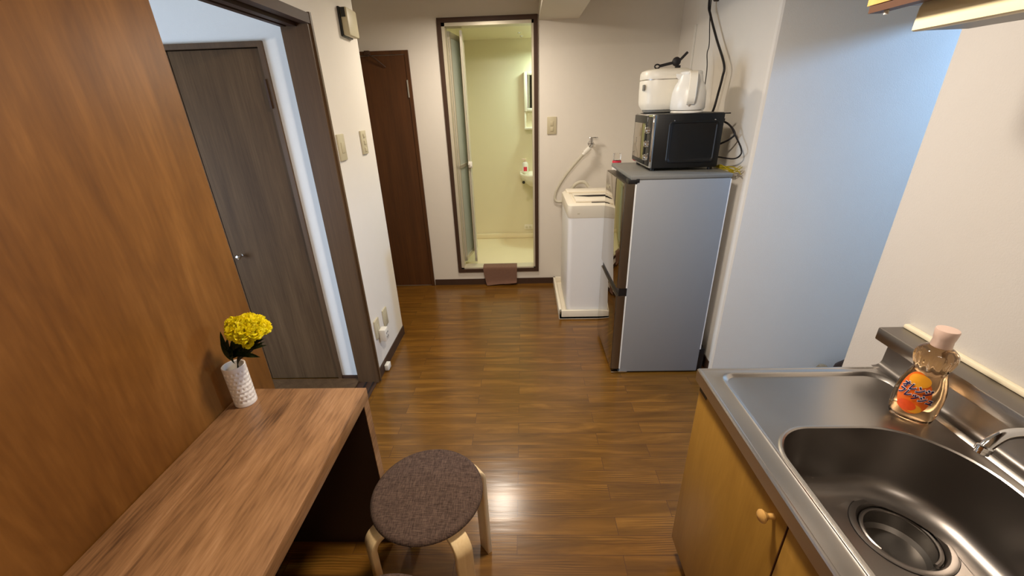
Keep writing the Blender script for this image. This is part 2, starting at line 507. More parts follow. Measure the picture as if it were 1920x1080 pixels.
# back wall with the bathroom door hole
struct('wall_back', boxes((-2.0, -0.610, BY, BY+0.10, 0, CZ), (0.118, 1.40, BY, BY+0.10, 0, CZ),
                         (-0.610, 0.118, BY, BY+0.10, 2.088, CZ), (-0.610, 0.118, BY, BY+0.10, 0, 0.124)), 'wall')
struct('wall_hall', boxes((-2.0, -1.9, 2.585, BY, 0, CZ), (-2.0, LX-0.11, 2.485, 2.585, 0, CZ)), 'wall')
# right wall behind the fridge and the grey-blue return
bm = new(); prism(bm, [(1.084, 2.078), (1.118, 3.10), (1.145, 3.10), (1.145, BY), (1.40, BY), (1.40, 2.20), (3.0, 2.20), (3.0, 2.060), (1.096, 2.060), (1.088, 2.065)], 0, CZ)
struct('wall_right', bm, 'wall')
struct('wall_kitchen', boxes((RX, RX+0.12, -1.6, 1.147, 0, CZ)), 'wall_dimmed')
struct('wall_alcove', boxes((2.9, 3.0, -1.6, 2.06, 0, CZ)), 'wall_cool')
struct('wall_rear', boxes((-3.1, 3.0, -1.7, -1.6, 0, CZ)), 'wall')
struct('wall_side_room', boxes((-3.1, -3.0, -1.6, 2.2, 0, CZ)), 'wall_cool')
# closet wall of the side room, faces the camera; door hole x -1.66 .. -1.132
struct('wall_closet', boxes((-1.128, LX-0.112, 2.042, 2.2, 0, CZ), (-3.0, -1.128, 2.042, 2.2, 1.79, CZ), (-3.0, -2.02, 2.042, 2.2, 0, 1.79)), 'wall_cool')
# ceiling beam, then unseen beams added for their shadows
struct('trim_1', boxes((0.126, 0.412, 2.12, BY, 2.055, CZ)), 'ceil')
struct('trim_shade_beam', boxes((LX, 1.083, 2.03, 2.12, 2.00, CZ)), 'ceil')  # unseen cross beam, added to shade the top of the back wall
struct('trim_shade_header', boxes((1.95, 2.00, 1.147, 2.06, 1.825, CZ)), 'ceil')  # unseen header, added to cut the alcove light along a slanting edge
# baseboards
struct('baseboard_left', boxes((LX, LX+0.006, 2.024, 2.588, 0, 0.066), (LX-0.11, LX+0.006, 2.585, 2.591, 0, 0.066)), 'frame')
struct('baseboard_back', boxes((-0.835, 0.30, BY-0.008, BY, 0, 0.055)), 'frame')
bm = new(); prism(bm, [(1.077, 2.08), (1.110, 3.10), (1.118, 3.10), (1.084, 2.08)], 0, 0.07)
struct('baseboard_right', bm, 'frame')
struct('baseboard_closet', boxes((-1.128, LX-0.112, 2.034, 2.042, 0, 0.03)), 'frame')

# sliding-door casing in the left wall
dr = bpy.data.objects.new('trim_4', None); COL.objects.link(dr); dr.location = (LX, 1.9, 0); dr['kind'] = 'structure'
build('jamb', boxes((LX-0.115, LX+0.004, 2.000, 2.022, 0, 1.872)), 'frame2', dr, False)
build('jamb_edge', boxes((LX-0.012, LX+0.012, 2.018, 2.034, 0.0, 1.885)), 'frame2', dr, False)
build('header', boxes((LX-0.030, LX+0.010, -0.6, 2.018, 1.842, 1.880), (LX-0.075, LX-0.045, -0.6, 2.002, 1.832, 1.872), (LX-0.115, LX-0.092, -0.6, 2.002, 1.832, 1.872)), 'frame', dr, False)
build('header_slot', boxes((LX-0.115, LX-0.005, -0.6, 2.0, 1.868, 1.874)), 'dark', dr, False)
build('sill', boxes((LX-0.115, LX-0.006, -0.6, 2.0, 0.0, 0.006)), 'frame', dr, False)
build('closet_threshold', boxes((-2.02, LX-0.116, 1.93, 2.03, 0, 0.014)), 'darkdoor', dr, False)
build('track', boxes((LX-0.030, LX-0.022, -0.6, 2.0, 0.0, 0.0085)), 'dark', dr, False)
build('track', boxes((LX-0.072, LX-0.064, -0.6, 2.0, 0.0, 0.0085)), 'dark', dr, False)

# brown sliding panel
dp = bpy.data.objects.new('door_1', None); COL.objects.link(dp); dp.location = (LX-0.03, 0.6, 0.008); dp['kind'] = 'structure'
build('door_panel', boxes((LX-0.048, LX-0.016, -0.55, 1.190, 0.009, 1.84), bev=0.002), 'panel', dp)
bm = new(); lathe(bm, [(0.0005, 0), (0.013, 0.0), (0.014, 0.002), (0.012, 0.004), (0.010, 0.001), (0.0005, 0.001)], (LX-0.017, 1.125, 0.785), 24, (1, 0, 0), False, False)
build('finger_pull', bm, 'chrome', dp)

# closet door in the side room
dc = bpy.data.objects.new('door_2', None); COL.objects.link(dc); dc.location = (-1.5, 2.06, 0); dc['kind'] = 'structure'
build('door_frame', boxes((-1.150, -1.128, 2.030, 2.10, 0, 1.768), (-2.02, -1.128, 2.030, 2.10, 1.768, 1.790), (-2.02, -1.998, 2.03, 2.10, 0, 1.768)), 'frame2', dc, False)
build('door_leaf', boxes((-1.569, -1.153, 2.046, 2.076, 0.01, 1.764)), 'darkdoor', dc, False)
build('door_leaf', boxes((-1.995, -1.573, 2.046, 2.076, 0.01, 1.764)), 'darkdoor', dc, False)
build('door_gap', boxes((-1.998, -1.150, 2.070, 2.09, 0.0, 1.768)), 'dark', dc, False)
bm = new(); lathe(bm, [(0.009, 0), (0.006, 0.004), (0.005, 0.014), (0.011, 0.020), (0.013, 0.027), (0.010, 0.034), (0.0005, 0.036)], (-1.523, 2.046, 0.808), 20, (0, -1, 0))
build('door_knob', bm, 'chrome', dc)
build('door_hinge', boxes((-1.156, -1.147, 2.024, 2.032, 1.52, 1.64)), 'frame', dc, False)

# brown door in the back wall
db = bpy.data.objects.new('door_3', None); COL.objects.link(db); db.location = (-1.1, BY, 0); db['kind'] = 'structure'
build('door_frame', boxes((-0.868, -0.842, BY-0.018, BY+0.01, 0, 1.872), (-1.52, -0.842, BY-0.018, BY+0.01, 1.872, 1.898)), 'reddoor', db, False)
build('door_leaf', boxes((-1.50, -0.871, BY-0.010, BY+0.01, 0.008, 1.868)), 'reddoor', db, False)
build('door_hinge', boxes((-0.874, -0.864, BY-0.022, BY-0.012, 1.58, 1.70)), 'chrome', db, False)
bm = new()
box(bm, -1.16, -1.12, BY-0.045, BY-0.012, 1.872, 1.900, bev=0.003)
tube(bm, [(-1.14, BY-0.04, 1.88), (-1.08, BY-0.045, 1.845), (-1.02, BY-0.02, 1.79)], 0.005, 8)
build('door_closer', bm, 'frame', db)

# bathroom doorway
bd = bpy.data.objects.new('door_4', None); COL.objects.link(bd); bd.location = (-0.25, BY, 0.1); bd['kind'] = 'structure'
x0, x1, z0, z1, t = -0.610, 0.118, 0.124, 2.090, 0.030
build('door_frame', boxes((x0, x0+t, BY-0.015, BY+0.03, z0, z1), (x1-t, x1, BY-0.015, BY+0.03, z0, z1), (x0+t, x1-t, BY-0.015, BY+0.03, z1-t, z1), (x0+t, x1-t, BY-0.015, BY+0.03, z0, z0+t)), 'frame', bd, False)
a0, a1, b0, b1, s = x0+t, x1-t, z0+t, z1-t, 0.018
build('inner_frame', boxes((a0, a0+s*1.3, BY-0.002, BY+0.10, b0, b1), (a1-s*0.8, a1, BY-0.002, BY+0.10, b0, b1), (a0, a1, BY-0.002, BY+0.10, b1-0.022, b1), (a0, a1, BY-0.002, BY+0.10, b0, b0+0.012)), 'alum', bd, False)
# folded leaf: two frosted panels with rails
def leaf(p, q, zlo, zhi, name):
    p, q = Vector(p), Vector(q); d = q-p; L = d.length; ang = math.atan2(d.y, d.x); c = (p+q)/2
    bm = new(); vs = box(bm, c.x-L/2, c.x+L/2, c.y-0.004, c.y+0.004, zlo, zhi)
    bmesh.ops.rotate(bm, cent=(c.x, c.y, 0), matrix=Matrix.Rotation(ang, 3, 'Z'), verts=bm.verts)
    o = build(name, bm, 'frost', bd, False)
    bm = new()
    for u0, u1, w0, w1 in ((-L/2, -L/2+0.03, zlo, zhi), (L/2-0.03, L/2, zlo, zhi), (-L/2, L/2, zlo, zlo+0.04), (-L/2, L/2, zhi-0.04, zhi), (-L/2, L/2, 1.02, 1.05)):
        box(bm, c.x+u0, c.x+u1, c.y-0.010, c.y+0.010, w0, w1, bev=0.002, seg=1)
    bmesh.ops.rotate(bm, cent=(c.x, c.y, 0), matrix=Matrix.Rotation(ang, 3, 'Z'), verts=bm.verts)
    build('panel_rail', bm, 'alum', o)
    return o
leaf((-0.548, BY+0.08), (-0.505, BY+0.37), 0.20, 2.02, 'folding_panel')
lf = leaf((-0.478, BY+0.37), (-0.452, BY+0.07), 0.20, 2.02, 'folding_panel')
bm = new(); box(bm, -0.462, -0.428, BY+0.05, BY+0.075, 1.035, 1.085, bev=0.006)
cyl(bm, (-0.453, BY+0.05, 1.068), (-0.453, BY+0.035, 1.068), 0.008); cyl(bm, (-0.438, BY+0.05, 1.052), (-0.438, BY+0.038, 1.052), 0.006)
build('door_latch', bm, 'whitepl', bd)

# bathroom shell
BX0, BX1, BYF, BZ0, BZ1 = -0.63, 0.95, 4.60, 0.10, 2.09
struct('floor_bathroom', boxes((BX0, BX1, BY+0.10, BYF, BZ0-0.05, BZ0)), 'bathfloor')
struct('ceiling_bathroom', boxes((BX0, BX1, BY+0.10, BYF, BZ1, BZ1+0.05)), 'bathwall')
struct('wall_bathroom_far', boxes((BX0-0.05, BX1+0.05, BYF, BYF+0.05, BZ0-0.05, BZ1+0.05)), 'bathwall')
struct('wall_bathroom_left', boxes((BX0-0.05, BX0, BY+0.10, BYF, BZ0-0.05, BZ1+0.05)), 'bathwall')
struct('wall_bathroom_right', boxes((BX1, BX1+0.05, BY+0.10, BYF, BZ0-0.05, BZ1+0.05)), 'bathwall')
struct('trim_5', boxes((BX0, BX1, BYF-0.045, BYF, BZ0, BZ0+0.055), (BX0, BX0+0.035, BY+0.45, BYF-0.045, BZ0, BZ0+0.055), bev=0.008), 'bathfloor', None, True)
bm = new()
for x, y in ((-0.02, 4.25), (0.0, 4.45)): lathe(bm, [(0.016, 0), (0.014, -0.006)], (x, y, BZ1), 16)
struct('trim_6', bm, 'chrome')

# ------------------------------------------------------------------ lamps (bodies above the lights)
def ceiling_lamp(x, y, z, r, label, glow='lampglow'):
    t = thing('ceiling_lamp', label, 'lamp', (x, y, z))
    bm = new(); lathe(bm, [(r*0.9, 0.012), (r, 0.03), (r, CZ-z-0.002)], (x, y, z), 40); build('lamp_housing', bm, 'whitepl', t)
    bm = new(); lathe(bm, [(r*0.86, 0.006), (r*0.86, 0.012)], (x, y, z), 40); build('lamp_diffuser', bm, glow, t)
ceiling_lamp(0.10, 1.12, 2.075, 0.13, 'round white ceiling lamp above the kitchen floor')
ceiling_lamp(-0.27, 2.85, 2.105, 0.09, 'small round ceiling lamp by the bathroom door')
bm = new(); lathe(bm, [(0.06, 0), (0.075, -0.02), (0.06, -0.06), (0.02, -0.08)], (0.42, 4.3, BZ1), 24)
tag(build('bathroom_lamp', bm, 'bathglow'), 'white globe lamp on the bathroom ceiling', 'lamp')

# ------------------------------------------------------------------ desk along the brown panel
t = thing('desk', 'walnut laminate desk with slab ends beside the brown sliding panel', 'desk', (-0.715, 0.35, 0))
build('desk_top', boxes((-0.913, -0.516, -0.25, 1.056, 0.648, 0.690), bev=0.0012), 'table', t)
for y in (1.018, -0.25):
    ep = build('end_panel', boxes((-0.913, -0.519, y, y+0.036, 0, 0.648)), 'desk_shaded', t, False)
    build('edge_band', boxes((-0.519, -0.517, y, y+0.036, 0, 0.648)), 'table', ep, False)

# ------------------------------------------------------------------ vase and flowers
vx, vy, vz = -0.868, 0.992, 0.690
bm = new()
n, rows = 48, 60
H, R0 = 0.135, 0.0305
rings = []
for k in range(rows+1):
    z = H*k/rows
    ring = []
    for i in range(n):
        a = 2*PI*i/n
        r = R0*(1.0 + 0.02*k/rows)
        if k == 0: r *= 0.95
        row = (z-0.012)/0.0140
        if 0 <= row < 7.9:
            fr = row-math.floor(row)-0.5
            ph = (a*16/(2*PI) + 0.5*(math.floor(row) % 2)) % 1-0.5
            d2 = (fr/0.42)**2+(ph/0.31)**2
            if d2 < 1: r -= 0.0032*(1-d2)
        ring.append((vx+r*math.cos(a), vy+r*math.sin(a), vz+z))
    rings.append(ring)
for dr_, dz in ((0.0015, 0.0015), (0.004, 0.0), (0.0045, -0.03), (0.0045, -H+0.01)):
    rings.append([(vx+(R0*1.02-dr_)*math.cos(2*PI*i/n), vy+(R0*1.02-dr_)*math.sin(2*PI*i/n), vz+H+dz) for i in range(n)])
ring_loft(bm, rings)
tag(build('vase', bm, 'ceramic', origin=(vx, vy, vz)), 'white dimpled ceramic cylinder vase on the far corner of the desk', 'vase')

fl = thing('flower_bouquet', 'yellow artificial flowers with green leaves standing in the white vase', 'flowers', (vx, vy, vz+0.012))
heads = [(-0.822, 0.985, 0.950, 0.024), (-0.800, 0.975, 0.960, 0.026), (-0.776, 0.975, 0.963, 0.027), (-0.752, 0.985, 0.950, 0.025), (-0.790, 1.01, 0.955, 0.024), (-0.770, 0.958, 0.945, 0.025), (-0.742, 0.99, 0.932, 0.022),
         (-0.800, 0.955, 0.942, 0.022), (-0.763, 1.0, 0.955, 0.022), (-0.748, 0.965, 0.930, 0.022), (-0.778, 0.950, 0.925, 0.021), (-0.812, 0.962, 0.938, 0.019), (-0.770, 0.955, 0.880, 0.015)]
base = Vector((vx+0.006, vy, vz+0.02))
def blossom(c, R, up):
    bm = new(); c = Vector(c); up = Vector(up).normalized()
    for lay in range(5):
        np_ = 13-lay
        for i in range(np_):
            a = 2*PI*i/np_+lay*0.4+random.uniform(-.12, .12)
            el = math.radians(8+lay*19)+random.uniform(-.12, .12)
            u = up.orthogonal().normalized(); v = up.cross(u)
            d = (u*math.cos(a)+v*math.sin(a))*math.cos(el)+up*math.sin(el)
            s = (up.cross(d)).normalized() if lay < 4 else u
            nn = d.cross(s)
            L = R*(1.0-0.07*lay)*random.uniform(.85, 1.1); W = R*0.30
            rows_ = []
            for k, (f, wv) in enumerate(((0.12, .3), (0.45, .8), (0.8, 1.0), (1.0, .75))):
                row = []
                for j in (-1, -.33, .33, 1):
                    ruf = (0.10*R*random.uniform(-1, 1) if k >= 2 else 0)
                    row.append(bm.verts.new(c+d*(L*f+(ruf*0.8))+s*(W*wv*j)+nn*(ruf-0.05*R*f*f*4)))
                rows_.append(row)
            for r0, r1 in zip(rows_[:-1], rows_[1:]):
                for j in range(3): bm.faces.new((r0[j], r0[j+1], r1[j+1], r1[j]))
    bmesh.ops.solidify(bm, geom=bm.faces[:], thickness=0.0006)
    return bm
for hx, hy, hz, R in heads:
    hz = 0.968+(hz-0.963)*0.55; R *= 1.05
    b_ = blossom((hx, hy, hz), R, (hx+0.80, (hy-0.99)*0.8-0.1, 0.10))
    build('blossom', b_, 'petal', fl)
    bm = new(); tube(bm, [base, base+Vector((0.012, -0.004, 0.12)), ((hx+base.x)/2+0.012, (hy+base.y)/2, vz+0.19), (hx, hy, hz-0.004)], lambda q: 0.0016, 6)
    build('stem', bm, 'stem', fl)
leafs = [((-0.862, 0.985, 0.85), (-0.850, 0.96, 0.93)), ((-0.855, 0.985, 0.86), (-0.838, 0.95, 0.915)), ((-0.835, 0.98, 0.87), (-0.752, 0.95, 0.878)), ((-0.84, 0.975, 0.875), (-0.730, 0.97, 0.905)),
         ((-0.85, 0.98, 0.84), (-0.815, 0.95, 0.905)), ((-0.85, 0.985, 0.86), (-0.79, 0.945, 0.89)), ((-0.86, 0.98, 0.87), (-0.845, 0.965, 0.955)), ((-0.84, 0.985, 0.87), (-0.80, 0.965, 0.925)),
         ((-0.835, 0.985, 0.87), (-0.765, 0.975, 0.862)), ((-0.845, 0.98, 0.86), (-0.82, 0.94, 0.885)), ((-0.83, 0.98, 0.885), (-0.77, 0.94, 0.915)), ((-0.85, 0.985, 0.88), (-0.822, 0.955, 0.94))]
for k in range(14):
    q = -2.2+k*0.33
    h = random.uniform(0.0, 0.05)
    leafs.append(((-0.848+random.uniform(-.01, .01), 0.984, 0.85+h), (-0.80+0.060*math.cos(q), 0.975+0.035*math.sin(q), 0.905+h*0.6)))
for a, b in leafs:
    a, b = Vector(a), Vector(b); d = (b-a); L = d.length; d.normalize()
    s = d.cross(Vector((0.3, -0.6, 0.7))).normalized(); nn = s.cross(d)
    bm = new(); prev = None
    for k in range(7):
        f = k/6; wv = 0.0062*math.sin(PI*min(1, f*0.92+0.08))**0.8+0.0004
        p = a+d*(L*f)+nn*(0.006*math.sin(PI*f))
        row = [bm.verts.new(p-s*wv+nn*0.002), bm.verts.new(p), bm.verts.new(p+s*wv+nn*0.002)]
        if prev:
            for j in range(2): bm.faces.new((prev[j], prev[j+1], row[j+1], row[j]))
        prev = row
    bmesh.ops.solidify(bm, geom=bm.faces[:], thickness=0.0005)
    build('leaf', bm, 'leaf', fl)

# ------------------------------------------------------------------ stools
def make_stool(cx, cy, label, rot):
    t = thing('round_stool', label, 'stool', (cx, cy, 0), 'round birch stools by the desk')
    bm = new(); lathe(bm, [(0.148, 0.4245), (0.156, 0.426), (0.158, 0.432), (0.150, 0.434)], (cx, cy, 0), 48); build('seat_board', bm, 'birch', t)
    bm = new(); prof = [(0.150, 0.433), (0.163, 0.434)]
    for k in range(9):
        a = k/8*PI/2; prof.append((0.148+0.019*math.cos(a), 0.440+0.014*math.sin(a)))
    prof += [(0.10, 0.4565), (0.05, 0.458), (0.0005, 0.4585)]
    lathe(bm, prof, (cx, cy, 0), 64); build('seat_cushion', bm, 'fabric', t)
    for k in range(4):
        a = rot+k*PI/2
        d = Vector((math.cos(a), math.sin(a), 0)); s = Vector((-math.sin(a), math.cos(a), 0))
        c = Vector((cx, cy, 0))
        P = [c+d*0.07+Vector((0, 0, 0.415)), c+d*0.130+Vector((0, 0, 0.415))]
        for j in range(9):
            q = j/8*PI/2; P.append(c+d*(0.146+0.042*math.sin(q))+Vector((0, 0, 0.373+0.042*math.cos(q))))
        P += [c+d*0.1885+Vector((0, 0, 0.25)), c+d*0.189+Vector((0, 0, 0.1)), c+d*0.1895]
        bm = new(); sweep_rect(bm, P, s, 0.050, 0.018)
        for v in bm.verts: v.co.z = max(v.co.z, 0.0)
        bmesh.ops.bevel(bm, geom=bm.edges[:], offset=0.0015, segments=1, affect='EDGES')
        build('leg', bm, 'birch', t, True, angle=50)
    return t
s1 = make_stool(-0.308, 0.872, 'round stool with dark woven cushion, the one fully in view beside the desk', math.radians(41))
s2 = s1.copy(); COL.objects.link(s2)
s2['label'] = 'round stool cut off at the bottom edge, only its cushion rim showing'
for ch in list(s1.children):
    c = ch.copy(); COL.objects.link(c); c.parent = s2
s2.location = (-0.335, 0.470, 0)

# ------------------------------------------------------------------ kitchen base cabinet
FX, CY1, CY0 = 0.500, 0.985, -0.35
t = thing('base_cabinet', 'yellow birch sink base cabinet with wooden knobs under the steel counter', 'cabinet', (0.76, 0.3, 0))
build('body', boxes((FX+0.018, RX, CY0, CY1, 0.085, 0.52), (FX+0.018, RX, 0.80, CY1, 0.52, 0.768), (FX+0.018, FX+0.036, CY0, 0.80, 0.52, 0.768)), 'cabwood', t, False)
build('kick_board', boxes((FX+0.06, RX, CY0, CY1-0.01, 0.0, 0.085)), 'dark', t, False)
def kd(y0, y1, ky):
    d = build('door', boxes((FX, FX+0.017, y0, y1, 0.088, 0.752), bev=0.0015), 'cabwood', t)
    build('edge_strip', boxes((FX+0.0005, FX+0.0165, y0-0.0012, y0+0.0012, 0.088, 0.752)), 'cabedge', d, False)
    bm = new(); lathe(bm, [(0.006, 0), (0.0055, 0.012), (0.010, 0.018), (0.0135, 0.022), (0.0135, 0.026), (0.010, 0.030), (0.0005, 0.0325)], (FX, ky, 0.742-0.028), 24, (-1, 0, 0))
    build('knob', bm, 'knobwood', d)
    return d
d1 = kd(0.553, CY1-0.001, 0.590)
d2 = kd(0.115, 0.548, 0.150)
kd(CY0, 0.110, 0.07)
build('maker_plate', boxes((FX-0.0012, FX, 0.935, 0.980, 0.728, 0.738)), 'blackpl', d1, False)
build('gap_strip', boxes((FX+0.004, FX+0.018, 0.546, 0.556, 0.088, 0.752)), 'dark', t, False)

# ------------------------------------------------------------------ stainless counter with sink
def rrect(x0, x1, y0, y1, rs, z, n=12):
    """rounded rectangle loop, radii rs = (x0y0, x1y0, x1y1, x0y1), each corner n+1 points"""
    P = []
    for (cx_, cy_, a0_, r) in ((x0+rs[0], y0+rs[0], PI, rs[0]), (x1-rs[1], y0+rs[1], 1.5*PI, rs[1]), (x1-rs[2], y1-rs[2], 0, rs[2]), (x0+rs[3], y1-rs[3], 0.5*PI, rs[3])):
        for k in range(n+1):
            a = a0_+k/n*PI/2
            P.append((cx_+r*math.cos(a), cy_+r*math.sin(a), z))
    return P
t = thing('sink_counter', 'stainless steel counter with drainboard and backsplash over the yellow cabinets', 'counter', (0.76, 0.3, 0.752))
CX0 = 0.484
bm = new()
O = lambda z, e=0.0, r=0.003: rrect(CX0+e, 0.9995, CY0, CY1+0.003-e, (r, r, r, r), z)
rim = [O(0.762), O(0.792), O(0.7965, 0.0005), O(0.8, 0.003), O(0.8, 0.007), O(0.7985, 0.010), O(0.7985, 0.012)]
A = lambda e, z: rrect(0.533+e, 0.972-e, CY0+0.03+e, 0.962-e, (0.04, 0.04, 0.045, 0.035), z)
rim += [A(-0.004, 0.7990), A(0.0, 0.8005), A(0.004, 0.7990), A(0.010, 0.7930), A(0.014, 0.7922)]
HX0, HX1, HY0, HY1 = 0.550, 0.938, 0.10, 0.757
def Hh(e, z, k=1.0):
    r1, r2 = 0.100-e*0.6, 0.165-e*0.6
    return rrect(HX0+e, HX1-e, HY0+e, HY1-e, (r1, r1, r2, r1), z)
rim += [Hh(-0.006, 0.7925), Hh(-0.003, 0.7955), Hh(0.0, 0.7962), Hh(0.003, 0.7935)]
ring_loft(bm, rim, True, False, False)
build('counter_top', bm, 'steel', t, True, angle=25)
bm = new()
bas = [Hh(0.003, 0.7935), Hh(0.0045, 0.780), Hh(0.014, 0.70)]
for k in range(8):
    a = k/7*PI/2
    bas.append(Hh(0.018+0.045*(1-math.cos(a)), 0.675-0.045*math.sin(a)))
# down to the drain
dcx, dcy, dR = 0.800, 0.612, 0.090
nl = len(bas[0])
last = bas[-1]
circ = []
for p in last:
    a = math.atan2(p[1]-dcy, p[0]-dcx); circ.append((dcx+(dR+0.001)*math.cos(a), dcy+(dR+0.001)*math.sin(a), 0.6285))
mid = [tuple(l*(0.5)+c*0.5 for l, c in zip(p, q)) for p, q in zip(last, circ)]
bas += [mid, circ]
ring_loft(bm, bas, True, False, False)
build('basin', bm, 'steel2', t, True, angle=60)
bm = new(); lathe(bm, [(dR, -0.0005), (dR, 0.001), (dR-0.004, 0.0022), (0.078, 0.0018), (0.074, -0.003), (0.072, -0.014), (0.0715, -0.015)], (dcx, dcy, 0.6285), 56, cap0=False, cap1=False)
dn = build('drain_flange', bm, 'steel2', t)
bm = new(); lathe(bm, [(0.0715, -0.015), (0.066, -0.016), (0.0655, -0.050), (0.058, -0.060), (0.0005, -0.064)], (dcx, dcy, 0.6285), 48, cap0=False, cap1=False)
build('drain_cup', bm, 'steel3', dn)
bm = new(); P = []
for k in range(41):
    a = math.radians(-70+k/40*275); P.append((dcx+0.0660*math.cos(a), dcy+0.0660*math.sin(a), 0.6190))
sweep = P
tube(bm, sweep, 0.0048, 8, False)
build('basket_wire', bm, 'steel2', dn)
# dark seam round the flange
bm = new(); lathe(bm, [(dR+0.0002, 0.0), (dR+0.0016, 0.0006), (dR+0.0016, 0.0), (dR+0.0002, -0.001)], (dcx, dcy, 0.629), 56, cap0=False, cap1=False)
build('drain_seam', bm, 'dark', dn)
# backsplash with ledge
bm = new()
prof = [(0.972, 0.7985), (0.985, 0.800), (0.993, 0.805), (0.997, 0.815), (0.999, 0.884), (0.957, 0.885), (0.955, 0.888), (0.955, 0.918), (0.957, 0.921), (RX, 0.921), (RX, 0.7985)]
ring_loft(bm, [[(x, CY0, z) for x, z in prof], [(x, CY1+0.010, z) for x, z in prof]])
build('backsplash', bm, 'steel2', t, True, angle=40)
bm = new()
box(bm, 1.014, RX, CY0, CY1+0.008, 0.921, 0.933, bev=0.004)
build('caulk_strip', bm, 'caulk', t)

# faucet
t = thing('faucet', 'chrome wall faucet with its spout reaching over the sink basin', 'faucet', (RX, 0.58, 0.92))
bm = new(); tube(bm, [(RX-0.002, 0.580, 0.945), (0.950, 0.578, 0.945), (0.891, 0.577, 0.945), (0.862, 0.577, 0.945), (0.838, 0.575, 0.942), (0.818, 0.570, 0.933), (0.804, 0.566, 0.920)], 0.0093, 16); build('spout', bm, 'chrome', t)
bm = new()
d = Vector((-0.30, -0.14, -1)).normalized()
lathe(bm, [(0.0070, 0), (0.0100, 0.001), (0.0120, 0.003), (0.0120, 0.010), (0.0100, 0.011), (0.0100, 0.016), (0.0085, 0.017)], (0.8055, 0.5665, 0.927), 18, d); build('aerator', bm, 'chrome', t, True, angle=25)
bm = new(); lathe(bm, [(0.024, 0), (0.022, 0.006), (0.014, 0.010)], (RX, 0.580, 0.9455), 24, (-1, 0, 0)); build('wall_flange', bm, 'chrome', t)

# ------------------------------------------------------------------ detergent bottle
bx, by, bz = 0.908, 0.792, 0.793
t = thing('detergent_bottle', 'clear plastic bottle of orange dish soap on the steel drainboard', 'bottle', (bx, by, bz))
DR = math.radians(-38)      # facing direction of the flat side
fu = Vector((math.cos(DR), math.sin(DR), 0)); fv = Vector((-math.sin(DR), math.cos(DR), 0))
def oval(bm, prof, n=48, flute=None):
    rings = []
    for (a_, b_, h, fl_) in prof:
        ring = []
        for i in range(n):
            q = 2*PI*i/n
            k = 1+fl_*math.cos(14*q)
            ring.append(Vector((bx, by, bz+h))+fu*(a_*k*math.cos(q))+fv*(b_*k*math.sin(q)))
        rings.append(ring)
    ring_loft(bm, rings)
bm = new()
oval(bm, [(0.028, 0.018, 0.004, 0), (0.033, 0.024, 0.0, 0), (0.039, 0.028, 0.004, 0), (0.0405, 0.030, 0.012, 0), (0.0425, 0.031, 0.03, 0), (0.044, 0.031, 0.06, 0), (0.0425, 0.030, 0.085, 0),
          (0.038, 0.028, 0.108, 0), (0.032, 0.026, 0.126, 0), (0.0285, 0.026, 0.137, 0.0), (0.030, 0.028, 0.143, 0.03), (0.033, 0.031, 0.155, 0.06), (0.036, 0.034, 0.168, 0.04), (0.036, 0.034, 0.176, 0.02),
          (0.033, 0.032, 0.184, 0.0), (0.026, 0.025, 0.191, 0), (0.018, 0.018, 0.196, 0), (0.016, 0.016, 0.199, 0)], 112)
body = build('bottle_body', bm, 'liquid', t, True, angle=60)
bm = new(); lathe(bm, [(0.0175, 0.196), (0.0185, 0.199), (0.0175, 0.214), (0.0185, 0.216), (0.0205, 0.234), (0.0195, 0.238), (0.0005, 0.239)], (bx, by, bz), 36); build('bottle_cap', bm, 'pinkcap', t)
# label: egg shape on the front side, lying on the oval surface
import bisect
LP = [(0.0, 0.039, 0.028), (0.012, 0.0405, 0.030), (0.03, 0.0425, 0.031), (0.06, 0.044, 0.031), (0.085, 0.0425, 0.030), (0.108, 0.038, 0.028), (0.126, 0.032, 0.026), (0.137, 0.0285, 0.026)]
def surf(s, h, off):
    """s: arc offset in metres along the width, h height; on the side facing the camera"""
    for (h0, a0_, b0_), (h1, a1_, b1_) in zip(LP[:-1], LP[1:]):
        if h <= h1: break
    f = min(1, max(0, (h-h0)/(h1-h0))); a_ = a0_+(a1_-a0_)*f; b_ = b0_+(b1_-b0_)*f
    th = -PI/2+s/((a_+b_)/2)
    c, sn = math.cos(th), math.sin(th)
    nrm = (fu*(c/a_)+fv*(sn/b_)).normalized()
    return Vector((bx, by, bz+h))+fu*(a_*c)+fv*(b_*sn)+nrm*off
LS = -0.012       # label centre along s
def lab(name, cs, ch, w, h, m, off, parent, tilt=0.0, n=40, egg=0.0):
    bm = new(); rr = []
    for k in range(7):
        f = k/6; ring = []
        for i in range(n):
            q = 2*PI*i/n
            xx = w*f*math.cos(q)*(1-egg*math.sin(q)); yy = h*f*math.sin(q)
            x2 = xx*math.cos(tilt)-yy*math.sin(tilt); y2 = xx*math.sin(tilt)+yy*math.cos(tilt)
            ring.append(surf(cs+x2, ch+y2, off))
        if k == 0: ring = [surf(cs, ch, off)+Vector((0, 0, 1e-6*i)) for i in range(n)]
        rr.append(ring)
    ring_loft(bm, rr, True, False, False)
    bmesh.ops.remove_doubles(bm, verts=bm.verts, dist=2e-5)
    bmesh.ops.solidify(bm, geom=bm.faces[:], thickness=0.0002)
    return build(name, bm, m, parent)
lb = lab('label', LS, 0.080, 0.026, 0.053, 'lab_orange', 0.0006, body, 0.08, egg=0.12)
lab('label_crest', LS+0.001, 0.113, 0.017, 0.016, 'lab_yellow', 0.0010, lb)
lab('orange_slice', LS-0.004, 0.046, 0.015, 0.013, 'lab_fruit', 0.0012, lb)
lab('orange_slice', LS+0.008, 0.042, 0.012, 0.011, 'lab_yellow', 0.0010, lb)
